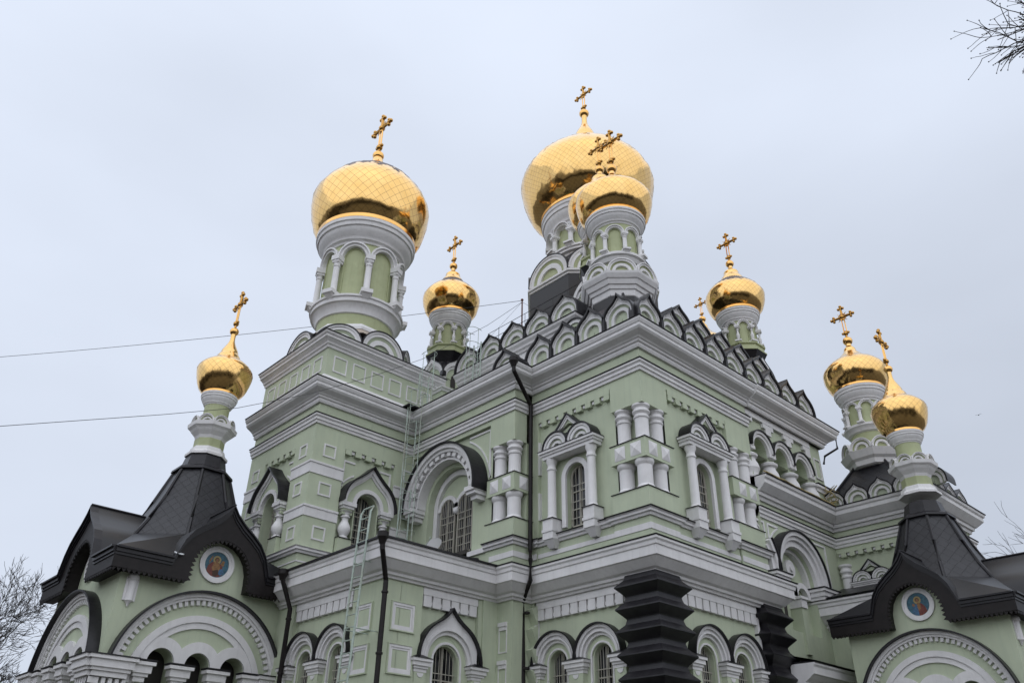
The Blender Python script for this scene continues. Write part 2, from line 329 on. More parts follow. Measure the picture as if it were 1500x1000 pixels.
def window(F, uc, hw, z0, zs, n, name='arched_window', bars=4, rows=4, parent=None, twin=False):
    """glass pane behind a frame and a cream grille"""
    k = 17; c = arcpts(uc, zs, hw, k); mb = MB(MGL)
    mb.prism(F, [(uc + hw, z0)] + c + [(uc - hw, z0)], n - .03, n)
    o = mb.obj(name, parent or CH)
    if parent and parent is not CH: return o
    f = MB(MB_); f.arch(F, uc, zs, hw, hw - .045, n + .001, n + .05, leg=zs - z0); f.fbox(F, uc - hw, uc + hw, n, n + .05, z0, z0 + .05)
    f.fbox(F, uc - .018, uc + .018, n + .001, n + .045, z0 + .05, zs + hw - .04)
    for i in range(1, rows): zz = z0 + (zs + hw * .3 - z0) * i / rows; f.fbox(F, uc - hw + .04, uc + hw - .04, n + .002, n + .04, zz - .015, zz + .015)
    f.obj('window_frame', o)
    g = MB(MB_)
    for i in range(1, bars * 2):
        u = -hw + 2 * hw * i / (bars * 2); zt = zs + sqrt(max(hw * hw - u * u, 0)) - .03
        g.tube([F(uc + u, n + .085, z0 + .02), F(uc + u, n + .085, zt)], .008, 4)
    for i in range(1, rows + 1): zz = z0 + (zs - z0) * (i - .5) / rows; g.fbox(F, uc - hw + .02, uc + hw - .02, n + .075, n + .095, zz - .009, zz + .009)
    g.obj('window_grille', o)
    return o
def wallpanel(mb, F, u0, u1, z0, z1, n, ops=(), depth=.35):
    """flat wall skin with arched openings (uc, hw, zbottom, zspring) and their reveals"""
    u = u0
    for uc, hw, zb, zs in sorted(ops):
        if uc - hw > u: mb.poly([F(u, n, z0), F(uc - hw, n, z0), F(uc - hw, n, z1), F(u, n, z1)])
        if zb > z0: mb.poly([F(uc - hw, n, z0), F(uc + hw, n, z0), F(uc + hw, n, zb), F(uc - hw, n, zb)])
        c = arcpts(uc, zs, hw, 17)
        for i in range(16):
            (a, b), (e, f) = c[i], c[i + 1]
            mb.poly([F(a, n, b), F(e, n, f), F(e, n, z1), F(a, n, z1)])
        e = [(uc + hw, zb)] + c + [(uc - hw, zb)]
        for i in range(len(e) - 1): mb.poly([F(e[i][0], n, e[i][1]), F(e[i + 1][0], n, e[i + 1][1]), F(e[i + 1][0], n - depth, e[i + 1][1]), F(e[i][0], n - depth, e[i][1])])
        mb.poly([F(uc - hw, n, zb), F(uc + hw, n, zb), F(uc + hw, n - depth, zb), F(uc - hw, n - depth, zb)])
        u = uc + hw
    mb.poly([F(u, n, z0), F(u1, n, z0), F(u1, n, z1), F(u, n, z1)])
# ---------------------------------------------------------------- cupolas
def catmull(P, k=8):
    out = []; Q = [P[0]] + P + [P[-1]]
    for i in range(1, len(Q) - 2):
        p0, p1, p2, p3 = Q[i - 1:i + 3]
        for j in range(k):
            t = j / k; out.append(tuple(.5 * (2 * p1[a] + (p2[a] - p0[a]) * t + (2 * p0[a] - 5 * p1[a] + 4 * p2[a] - p3[a]) * t * t + (3 * p1[a] - p0[a] - 3 * p2[a] + p3[a]) * t ** 3) for a in (0, 1)))
    out.append(P[-1]); return out
def onion(ax, rb, zb, rm, zm, rn, zn, zt, rt, nseg, m, parent, jit=.0105, cone=False):
    H = zn - zb
    P = [(rb, zb), (rb + (rm - rb) * .60, zb + (zm - zb) * .30), (rm, zm), (rm * .935, zm + (zn - zm) * .21), (rm * .75, zm + (zn - zm) * .42), (rm * .485, zm + (zn - zm) * .61), (rn + (rm - rn) * .17, zm + (zn - zm) * .79), (rn + (rm - rn) * .045, zm + (zn - zm) * .92), (rn, zn + .03 * H), (rt * 1.15, zn + (zt - zn) * .6), (rt, zt)]
    if cone: h_ = zn - zm; P[3:7] = [(rm * .935, zm + h_ * .20), (rm * .755, zm + h_ * .42), (rm * .50, zm + h_ * .62), (rm * .25, zm + h_ * .81)]
    C = catmull(P, 14); S = [0]
    for i in range(1, len(C)): S.append(S[-1] + sqrt((C[i][0] - C[i - 1][0]) ** 2 + (C[i][1] - C[i - 1][1]) ** 2))
    def at(s):
        for i in range(1, len(S)):
            if s <= S[i]: t = (s - S[i - 1]) / max(S[i] - S[i - 1], 1e-9); return (C[i - 1][0] + (C[i][0] - C[i - 1][0]) * t, C[i - 1][1] + (C[i][1] - C[i - 1][1]) * t)
        return C[-1]
    rows = []; s = 0
    while s < S[-1]: r, z = at(s); rows.append((r, z, s)); s += max(pi * r / nseg * 1.05, .030 * rm)
    rows.append((C[-1][0], C[-1][1], S[-1]))
    mb = MB(m); mb.smooth = True; V = []; rng = random.Random(int(rm * 1000 + zb * 10))
    for j, (r, z, s) in enumerate(rows):
        e = jit * rm * min(1, r / rm * 1.2)
        V.append([mb.vert((ax[0] + (r + rng.uniform(-e, e)) * cos((i + .5 * (j % 2)) * 2 * pi / nseg), ax[1] + (r + rng.uniform(-e, e)) * sin((i + .5 * (j % 2)) * 2 * pi / nseg), z)) for i in range(nseg)])
    n = len(rows)
    def add(idx, uv, j): mb.h[len(mb.f)] = rows[min(j, n - 1)][2] / S[-1]; mb.face(idx, uv)
    for j in range(-1, n - 1):
        for i in range(nseg):
            # diamond with bottom (j,i) and top (j+2,i); middle row j+1
            o = 0 if j % 2 == 0 else 1
            l, r_ = ((i - 1) % nseg, i) if o == 0 else (i, (i + 1) % nseg)
            if j == -1: add((V[1][l] if False else V[0][l % nseg], V[0][r_ % nseg], V[1][i]), ((0, 1), (1, 0), (1, 1)), 0); continue
            L_, R_ = V[j + 1][l], V[j + 1][r_]
            if j + 2 < n: add((V[j][i], R_, V[j + 2][i], L_), ((0, 0), (1, 0), (1, 1), (0, 1)), j + 1)
            else: add((V[j][i], R_, L_), ((0, 0), (1, 0), (0, 1)), j + 1)
    return mb.obj('gold_dome', parent)
def cross(ax, z0, z1, parent, along='Y', s=1.0):
    """openwork orthodox cross with trefoil ends, diagonal rays and paired uprights"""
    mb = MB(MGX); H = z1 - z0; hw = H * .285; za = z0 + H * .66
    D = (lambda a, z, b=0: (ax[0] + b, ax[1] + a, z)) if along == 'Y' else (lambda a, z, b=0: (ax[0] + a, ax[1] + b, z))
    t = .026 * H
    mb.M(MGP)
    for q in (-1, 1): mb.tube([D(q * t * 1.5, z0 + H * .18), D(q * t * 1.5, za)], t * .62, 6)
    mb.M(MGX)
    mb.tube([D(0, z0 - .02), D(0, z0 + H * .2)], t * 1.1, 8); mb.ball(D(0, z0 + H * .12), t * 2.6, 10)
    for q in (-1, 1): mb.ball(D(q * t * 3, z0 + H * .14), t * 1.5, 8)
    mb.tube([D(0, za - .1 * H), D(0, z1 - .06 * H)], t * 1.35, 6); mb.tube([D(-hw * .85, za), D(hw * .85, za)], t * 1.35, 6)
    mb.ball(D(0, za), t * 2.6, 10)
    for (a, z, da, dz) in ((hw * .86, za, 1, 0), (-hw * .86, za, -1, 0), (0, z1 - .07 * H, 0, 1)):
        mb.ball(D(a, z), t * 1.7, 8); mb.ball(D(a + da * t * 2.6, z + dz * t * 2.6), t * 1.7, 8)
        for q in (-1, 1): mb.ball(D(a + dz * q * t * 2.4, z + da * q * t * 2.4), t * 1.6, 8)
    for i, an in enumerate((45, 135, 225, 315)):
        a, b = cos(radians(an)), sin(radians(an)); mb.tube([D(a * t * 2, za + b * t * 2), D(a * hw * .62, za + b * hw * .62)], t * .7, 5, t * .2)
        mb.tube([D(a * hw * .55, za + b * t * 1.8), D(a * hw * .32, za + b * hw * .36), D(a * t * 1.8, za + b * hw * .55)], t * .5, 5)
    return mb.obj('cross', parent)
def cupola(lab, ax, ct, zball, rball, zneck, rneck, dome, corn, drum, arc, m=MGO, nseg=40, along='Y', ncol=8, colk='slim', base=None, name='cupola', crot=None):
    """dome=(rb,zb,rm,zm) corn=(rtop,ztop,rbot,zbot) drum=(r,zbot) arc=(zspring,zcolb,rcol,colr) or None"""
    mb = MB(MD); r, zb = drum; mb.lathe(ax, [(r, zb), (r, corn[3] + .05)], 40)
    P = mb.obj(name, CH, lab)
    c = MB(MW); rt, zt, rb, z0 = corn; h = zt - z0
    c.lathe(ax, [(rb - .15, z0), (rb, z0), (rb + .02, z0 + h * .10), (rb + .25 * (rt - rb), z0 + h * .13), (rb + .3 * (rt - rb), z0 + h * .22), (rb + .36 * (rt - rb), z0 + h * .26), (rb + .62 * (rt - rb), z0 + h * .42), (rb + .72 * (rt - rb), z0 + h * .55), (rb + .74 * (rt - rb), z0 + h * .62), (rb + .86 * (rt - rb), z0 + h * .64), (rb + .9 * (rt - rb), z0 + h * .8), (rt, z0 + h * .84), (rt, zt), (rt - .12, zt + .01)], 56)
    c.obj('drum_cornice', P)
    rbd, zbd, rm, zm = dome[:4]
    onion(ax, rbd, zbd, rm, zm, rneck, zneck, zball - rball * .8, rball * .55, nseg, m, P, cone=len(dome) > 4)
    g = MB(MGP); g.lathe(ax, [(rbd + .035 * rm, zt + .005), (rbd + .035 * rm, zbd - .01), (rbd + .01, zbd + .06), (rbd * .9, zbd + .07)], 56); g.obj('gold_band', P)
    g = MB(MGP); g.ball((*ax, zball), rball, 24); g.obj('gold_ball', P)
    cross(ax, zball + rball * .95, ct, P, along)
    if arc:
        zs, zc, rc, cr = arc; step = 2 * pi / ncol; R = r; rot = crot if crot is not None else step / 2
        a = MB(MW)
        for i in range(ncol):
            F = FR(ax[0], ax[1], 0, rot + i * step + step / 2); hw = rc * sin(step / 2)
            # curved arches over blind panels, bent round the drum
            def Fb(u, n, z, A=rot + i * step + step / 2): th = A + u / rc; return (ax[0] + (r + n) * cos(th), ax[1] + (r + n) * sin(th), z)
            ra = rc * step / 2
            a.band(Fb, arcpts(0, zs, ra * 1.0, 21), arcpts(0, zs, ra * .74, 21), -.02, .10 * rm / 1.4)
            a.band(Fb, arcpts(0, zs, ra * 1.0, 21), arcpts(0, zs, ra * .90, 21), .0, .14 * rm / 1.4)
            a.M(MD); kk = arcpts(0, zs, ra * .72, 21); a.band(Fb, [(ra * .72, zc)] + kk + [(-ra * .72, zc)], [(ra * .64, zc)] + arcpts(0, zs, ra * .64, 21) + [(-ra * .64, zc)], .0, .03); a.M(MW)
        a.obj('blind_arcade', P)
        for i in range(ncol):
            th = rot + i * step; x, y = ax[0] + rc * cos(th), ax[1] + rc * sin(th); k = MB(MW)
            hcap = (zs - zc) * .12; column(k, x, y, zc, zs - hcap, cr, colk, 14)
            Fk = FR(ax[0], ax[1], rc, th); q = cr * 1.45
            k.fbox(Fk, -q, q, -q * 1.3, q, zs - hcap, zs + .01); k.fbox(Fk, -q * .8, q * .8, -q * 1.2, q * .8, zs - hcap * 1.5, zs - hcap)
            k.fbox(Fk, -q * 1.25, q * 1.25, -q * 1.3, q * (2.0 if colk == 'slim' else 1.3), zc - hcap * .8, zc)
            if colk == 'slim':   # little console under each column
                k.hexa([Fk(-q * .3, -q, zc - cr * 4.4), Fk(q * .3, -q, zc - cr * 4.4), Fk(q * .3, -q * .4, zc - cr * 4.4), Fk(-q * .3, -q * .4, zc - cr * 4.4), Fk(-q * 1.0, -q, zc - hcap * .8), Fk(q * 1.0, -q, zc - hcap * .8), Fk(q * 1.0, q * 1.7, zc - hcap * .8), Fk(-q * 1.0, q * 1.7, zc - hcap * .8)])
            k.obj('column', P)
    return P
def ring(ax, prof, seg, rot, parent, name, m=MW, smooth=False):
    mb = MB(m); mb.lathe(ax, prof, seg, rot, smooth, uvs=(m in (MS, MST, MSE))); return mb.obj(name, parent)
OR = pi / 8   # octagon rotation: faces square to the axes
def oct_gables(ax, R, z0, h, P, cnt=8, wf=.99, back=.5, round_=True, green=None, roof=True, a0=0):
    wd = 2 * R * math.tan(pi / cnt) * wf
    for i in range(cnt): gable(FR(ax[0], ax[1], R, a0 + i * 2 * pi / cnt), 0, z0, wd, h, back, 'arched_gable', P, round_, green or MD, roof)

# D1: bell tower dome
A1 = (-2.375, 11.475)
P = cupola('largest left cupola on the bell tower, gold worn bare near the cross', A1, 29.13, 26.72, .25, 26.45, .20, (1.90, 21.93, 2.42, 23.5, 1), (1.98, 21.75, 1.47, 20.85), (1.42, 17.1), (20.15, 18.5, 1.60, .12), MGOT, 40)
ring(A1, [(1.43, 17.66), (1.48, 17.68), (1.50, 17.78), (1.56, 17.92), (1.64, 18.02), (1.72, 18.04), (1.72, 18.20), (1.78, 18.22), (1.78, 18.30), (1.43, 18.34)], 48, 0, P, 'drum_ledge', MW, True)
ring(A1, [(1.78, 16.85), (1.78, 16.97), (1.72, 17.0), (1.62, 17.15), (1.40, 17.2)], 8, OR, P, 'octagonal_plinth', MW)
ring(A1, [(2.20, 16.45), (2.0, 16.62), (1.74, 16.86)], 8, OR, P, 'weathered_skirt', MBR)
ring(A1, [(2.02, 15.6), (2.02, 16.3), (1.75, 16.6)], 8, OR, P, 'tower_roof', MK)
oct_gables(A1, 2.1, 15.85, .87, P, back=.7, green=MG)
# square-set cupolas round the central dome
def minor(lab, ax, m, lean=0):
    x, y = ax; P = cupola(lab, ax, 26.22, 24.46, .19, 23.90, .32, (.93, 21.62, 1.32, 22.42), (.96, 21.52, .70, 20.93), (.66, 19.3), (20.6, 19.85, .80, .075), m, 34, colk='bulb')
    ring(ax, [(.6, 19.32), (1.0, 19.34), (1.0, 19.40), (.92, 19.44), (.9, 19.62), (.97, 19.66), (.97, 19.72), (.6, 19.74)], 8, OR, P, 'octagonal_plinth', MD)
    ring(ax, [(.72, 18.55), (.74, 18.9), (.98, 19.33)], 8, OR, P, 'flared_skirt', MK)
    b = MB(MG); h = .74; b.box(x - h, x + h, y - h, y + h, 13.8, 18.5); b.obj('tower_base', P)
    b = MB(MK); b.lathe(ax, [(h * 1.40, 18.35), (h * 1.25, 18.6), (.72, 18.95)], 4, pi / 4, False); b.obj('tower_roof', P)
    c = MB(MW); c.sweep([(x - h, y - h), (x + h, y - h), (x + h, y + h), (x - h, y + h)], [(0, 17.30), (.05, 17.3), (.07, 17.38), (.13, 17.42), (.13, 17.48), (0, 17.5)], True, 1)
    for F in (FX(x - h), FY(y - h)):
        uc = y if F(0, 0, 0)[0] == x - h else x
        for q in (-1, 1): c.fbox(F, uc + q * h - .11, uc + q * h + .11, -.02, .06, 17.5, 18.1)
    c.obj('tower_moulding', P)
    for F, uc in ((FX(x - h), y), (FY(y - h), x), (FX(x + h, 1), y), (FY(y + h, 1), x)):
        g = MB(MW); O = ogee(uc, 17.95, 2 * h + .28, 1.12); g.band(F, O, scale_curve(O, uc, 17.95, .84, .80), .0, .14); g.band(F, scale_curve(O, uc, 17.95, .84, .80), scale_curve(O, uc, 17.95, .72, .66), .0, .08)
        g.M(MG); g.prism(F, scale_curve(O, uc, 17.95, .73, .67), -.2, .03)
        g.M(MK); g.band(F, scale_curve(O, uc, 17.95, 1.04), scale_curve(O, uc, 17.95, 1.002), -.02, .16)
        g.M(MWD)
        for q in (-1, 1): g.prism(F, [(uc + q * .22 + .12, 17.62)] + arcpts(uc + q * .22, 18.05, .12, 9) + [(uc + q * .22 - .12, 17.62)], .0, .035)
        g.M(MG)
        for i in range(4): g.fbox(F, uc - .32 + i * .18, uc - .22 + i * .18, 0, .05, 16.95, 17.08)
        g.obj('ogee_gable', P)
    return P
minor('small cupola left of the central dome, gold flaking to brown at its crown', (3.29, 12.97), MGOT)
minor('small cupola right of the central dome with a bare dark cap', (12.43, 3.74), MGOC)
D4 = minor('small cupola half hidden behind the front corner cupola', (3.29, 3.76), MGO)
# D7
cupola('distant cupola whose cross shows above the roof ridge', (16.95, 8.37), 26.9, 25.5, .19, 25.0, .22, (.93, 22.7, 1.32, 23.45), (.96, 22.55, .70, 22.0), (.66, 18.0), None, MGO, 34)
# D3 central
A3 = (7.86, 8.38)
P = cupola('great central cupola, largest of all the gold domes', A3, 36.49, 34.46, .26, 32.75, .48, (2.22, 27.0, 3.30, 29.0), (2.30, 26.86, 1.82, 25.8), (1.75, 23.5), (25.35, 24.45, 1.93, .12), MGO, 72, ncol=12, colk='slim')
ring(A3, [(1.75, 23.8), (1.86, 23.84), (1.92, 24.0), (2.05, 24.06), (2.05, 24.18), (2.12, 24.2), (2.12, 24.3), (1.75, 24.34)], 48, 0, P, 'drum_ledge', MW, True)
ring(A3, [(1.75, 25.62), (1.84, 25.66), (1.84, 25.70), (1.74, 25.76)], 48, 0, P, 'drum_string', MW, True)
ring(A3, [(2.95, 21.95), (3.08, 22.0), (3.08, 22.08), (3.16, 22.12), (3.16, 22.22), (3.02, 22.3)], 8, OR, P, 'octagon_moulding', MW)
ring(A3, [(3.05, 17.5), (3.05, 21.96)], 8, OR, P, 'dark_clad_base', MSE)
ring(A3, [(2.8, 22.2), (2.8, 22.9), (1.8, 24.2)], 8, OR, P, 'drum_roof', MK)
oct_gables(A3, 2.84, 22.3, 1.15, P, back=.9)
# D5 front corner cupola
A5 = (2.38, 2.42)
P = cupola('front corner cupola on its octagonal base above the main corner', A5, 24.98, 23.03, .20, 22.5, .22, (1.03, 20.42, 1.40, 21.25), (1.09, 20.32, .80, 19.80), (.78, 17.5), (19.3, 18.55, .88, .075), MGO, 38, crot=radians(13))
ring(A5, [(.78, 18.12), (.86, 18.16), (.92, 18.3), (1.0, 18.34), (1.0, 18.44), (.8, 18.48)], 40, 0, P, 'drum_ledge', MW, True)
ring(A5, [(.98, 16.62), (1.02, 16.66), (1.05, 16.86), (1.10, 16.88), (1.14, 17.0), (1.19, 17.02), (1.26, 17.18), (1.30, 17.2), (1.38, 17.34), (1.40, 17.42), (.9, 17.46)], 8, OR, P, 'octagonal_cornice', MW)
ring(A5, [(1.20, 17.42), (1.15, 17.6), (.8, 18.05)], 8, OR, P, 'drum_roof', MK)
oct_gables(A5, 1.22, 17.46, .5, P, back=.35, roof=False)
# D8 wing cupola
A8 = (11.65, -1.15); d8 = -.38
P = cupola('right wing cupola above the dark pyramid roof', A8, 19.42, 17.85, .18, 17.44, .2, (.86, 15.67, 1.15, 16.34), (.90, 15.60, .66, 15.04), (.62, 13.2), (14.75, 14.17, .70, .065), MGO, 34, crot=radians(10))
ring(A8, [(.62, 13.82), (.70, 13.86), (.76, 13.98), (.82, 14.02), (.82, 14.10), (.64, 14.14)], 40, 0, P, 'drum_ledge', MW, True)
ring(A8, [(.78, 12.54), (.86, 12.58), (.90, 12.74), (1.0, 12.82), (1.08, 12.98), (1.12, 13.06), (.7, 13.12)], 8, OR, P, 'octagonal_cornice', MW)
oct_gables(A8, .95, 13.12, .4, P, back=.25, roof=False)
# porch cupolas
def porch_cupola(lab, ax, zo, s, along):
    f = lambda z: zo + (z - 11.64) * s
    P = cupola(lab, ax, f(18.06), f(16.41), .155 * s, f(15.56), .27 * s, (.55 * s, f(13.88), .92 * s, f(14.70)), (.59 * s, f(13.82), .41 * s, f(13.42)), (.40 * s, f(11.7)), None, MGO, 26, along)
    ring(ax, [(.38 * s, f(12.18)), (.46 * s, f(12.2)), (.5 * s, f(12.3)), (.62 * s, f(12.42)), (.68 * s, f(12.5)), (.76 * s, f(12.56)), (.78 * s, f(12.68)), (.4 * s, f(12.72))], 8, OR, P, 'octagonal_cornice', MW)
    oct_gables(ax, .62 * s, f(12.7), .25 * s, P, back=.2, roof=False)
    ring(ax, [(.66 * s, f(11.6)), (.66 * s, f(11.68)), (.56 * s, f(11.76)), (.52 * s, f(11.9)), (.4 * s, f(11.92))], 8, OR, P, 'octagonal_plinth', MW)
    ring(ax, [(.47 * s, f(11.8)), (.47 * s, f(12.2))], 8, OR, P, 'octagonal_neck', MD)
    return P
porch_cupola('left porch cupola on the tent roof', (-6.5, 12.55), 11.64, 1, 'Y')
porch_cupola('right porch cupola on the tent roof', (8.6, -3.43), 10.24, .90, 'X')
# ---------------------------------------------------------------- ground
g = MB(MGR); g.poly([(-3000, -3000, 0), (3000, -3000, 0), (3000, 3000, 0), (-3000, 3000, 0)]); go = g.obj('ground'); go['kind'] = 'structure'; go['label'] = 'dark wet paving round the church'
# ---------------------------------------------------------------- composite ornaments on walls
def box_part(name, m, *b, parent=None, label=None):
    mb = MB(m); mb.box(*b); return mb.obj(name, parent or CH, label)
def portal_window(F, uc, s=1.0, zb=8.62, n=0.0, glass=True):
    """window between slim columns under an entablature crowned by two arches and a triangle"""
    z = lambda v: zb + (v - 8.62) * s
    w = MB(MW); w.arch(F, uc, z(10.17), .52 * s, .37 * s, n - .12, n - .04, leg=(z(10.17) - z(8.75)))
    w.obj('window_surround', CH)
    for q in (-1, 1):
        c = MB(MW); x, y, _ = F(uc + q * .76 * s, n + .10, 0); column(c, x, y, z(8.98), z(10.78), .125 * s, 'slim', 20)
        u = uc + q * .76 * s; d = .19 * s
        c.fbox(F, u - d, u + d, n - .1, n + .10 + d, z(8.70), z(8.98)); c.fbox(F, u - d * 1.12, u + d * 1.12, n - .1, n + .10 + d * 1.12, z(8.62), z(8.70))
        c.hexa([F(u - d * .5, n - .08, z(8.20)), F(u + d * .5, n - .08, z(8.20)), F(u + d * .5, n + .12, z(8.20)), F(u - d * .5, n + .12, z(8.20)), F(u - d, n - .08, z(8.42)), F(u + d, n - .08, z(8.42)), F(u + d, n + .08 + d, z(8.42)), F(u - d, n + .08 + d, z(8.42))])
        c.fbox(F, u - d * 1.02, u + d * 1.02, n - .1, n + .10 + d, z(8.42), z(8.62))
        c.M(MK); c.fbox(F, u - d * 1.18, u + d * 1.18, n - .1, n + .10 + d * 1.2, z(8.981), z(8.995)); c.obj('column', CH)
    e = MB(MW); a, b = uc - .98 * s, uc + .98 * s
    e.fbox(F, a, b, n - .1, n + .26 * s, z(10.78), z(10.88)); e.fbox(F, a - .04 * s, b + .04 * s, n - .1, n + .30 * s, z(10.88), z(10.95)); e.fbox(F, a - .09 * s, b + .09 * s, n - .1, n + .35 * s, z(10.95), z(11.02))
    e.M(MK); e.fbox(F, a - .11 * s, b + .11 * s, n - .1, n + .37 * s, z(11.02), z(11.035)); e.obj('entablature', CH)
    h = MB(MW); r = .47 * s; zz = z(11.035)
    for q in (-1, 1):
        c = uc + q * r
        for (r0, r1, m, d) in ((1, .84, MW, .27), (.84, .80, MG, .22), (.80, .62, MW, .25), (.62, .50, MG, .18), (.5, .34, MW, .20), (.34, .02, MG, .12)):
            h.M(m); h.band(F, arcpts(c, zz, r * r0, 19), arcpts(c, zz, r * r1, 19), n - .08, n + d * s)
        h.M(MK); h.band(F, arcpts(c, zz, r * 1.08, 19), arcpts(c, zz, r * 1.003, 19), n - .1, n + .31 * s)
    tri = lambda k: [(uc - r * .95 * k, z(11.50) + (1 - k) * r * .42), (uc, z(11.50) + r * (.96 * k + (1 - k) * .42)), (uc + r * .95 * k, z(11.50) + (1 - k) * r * .42)]
    for (k0, k1, m, d) in ((1, .78, MW, .24), (.78, .70, MG, .2), (.70, .45, MW, .22), (.45, .02, MG, .17)):
        h.M(m); h.band(F, tri(k0), tri(k1), n - .08, n + d * s)
    h.M(MK); t0 = tri(1); t1 = [(u + (0 if i == 1 else (i - 1) * .03), zq + .045) for i, (u, zq) in enumerate(t0)]
    h.band(F, t1, t0, n - .1, n + .28 * s); h.M(MG); h.prism(F, [(uc, z(11.46)), (uc + r * .85, z(11.5)), (uc, z(11.5) + r * .3), (uc - r * .85, z(11.5))], n - .08, n + .1 * s)
    h.obj('window_hood', CH)
    if glass: window(F, uc, .355 * s, z(8.75), z(10.17), n - .30, bars=3, rows=3)
def cluster(c, a, b, la, lb, cols=('c', 'a', 'b'), core=.42, zbase=7.62):
    """corner pilaster with superposed columns in a niche, diamond-rusticated box between"""
    C_ = Vector((*c, 0)); A = Vector((*a, 0)); B = Vector((*b, 0))
    def bx(mb, a0, a1, b0, b1, z0, z1):
        p = [C_ + A * i + B * j for i, j in ((a0, b0), (a1, b0), (a1, b1), (a0, b1))]
        mb.hexa([(q.x, q.y, z0) for q in p] + [(q.x, q.y, z1) for q in p])
    m = MB(MG); bx(m, 0, la, 0, lb, 11.57, 13.3); bx(m, core, la + .02, core, lb + .02, 9.0, 11.58)
    bx(m, -.05, la + .05, -.05, lb + .05, 8.55, 9.15); bx(m, -.03, la + .03, -.03, lb + .03, zbase, 8.56)
    bx(m, -.04, la + .04, -.04, lb + .04, 9.98, 10.52)
    m.M(MK); bx(m, -.07, la + .07, -.07, lb + .07, 10.52, 10.535); bx(m, -.08, la + .08, -.08, lb + .08, 9.15, 9.165)
    m.obj('corner_pilaster', CH)
    def dia(p0, ex, out):
        q = [p0 + ex * i * .18 + Vector((0, 0, j * .19)) for i, j in ((-1, -1), (1, -1), (1, 1), (-1, 1))]; ap = p0 + out * .065
        q = [x + out * .006 for x in q]
        d = MB(MW); v = [d.vert(x) for x in q]; t = d.vert(ap)
        for i in range(4): d.face((v[i], v[(i + 1) % 4], t))
        d.face(v[::-1]); d.obj('diamond_block', CH)
    zc = 10.25
    if la > .9:
        for u in (.28, .82): dia(C_ + A * u - B * .04 + Vector((0, 0, zc)), A, -B)
    if lb > .9:
        for u in (.28, .82): dia(C_ + B * u - A * .04 + Vector((0, 0, zc)), B, -A)
    elif lb > .55: dia(C_ + B * .35 - A * .04 + Vector((0, 0, zc)), B, -A)
    pos = {'c': (.23, .23), 'a': (.84 if la > .9 else la - .25, .23), 'b': (.23, .84 if lb > .9 else lb - .23)}
    for k in cols:
        i, j = pos[k]; p = C_ + A * i + B * j
        t = MB(MW); column(t, p.x, p.y, 10.535, 11.572, .185, 'tuscan', 26); t.obj('column', CH)
        t = MB(MW); column(t, p.x, p.y, 9.165, 9.985, .20, 'stub', 26); t.obj('column', CH)
def pier(c, a, b, name='rusticated_pier', label=None, wd=.62):
    C_ = Vector((*c, 0)); A = Vector((*a, 0)); B = Vector((*b, 0)); m = MB(MK); z = 6.98; k = 0
    rows = [(z, .16)]; z -= .02
    while z > .3:
        rows += [(z, .17), (z - .10, .20), (z - .26, .36), (z - .29, .365), (z - .47, .19), (z - .50, .17)]; z -= .525
    rows.append((.0, .2)); R = []
    for zz, p in rows:
        q = [C_ + A * i + B * j for i, j in ((-p, -p), (wd + p, -p), (wd + p, wd + p), (-p, wd + p))]; R.append([m.vert((t.x, t.y, zz)) for t in q])
    for i in range(len(R) - 1):
        for j in range(4): m.face((R[i][j], R[i][(j + 1) % 4], R[i + 1][(j + 1) % 4], R[i + 1][j]))
    m.face(R[0]); m.obj(name, CH, label)
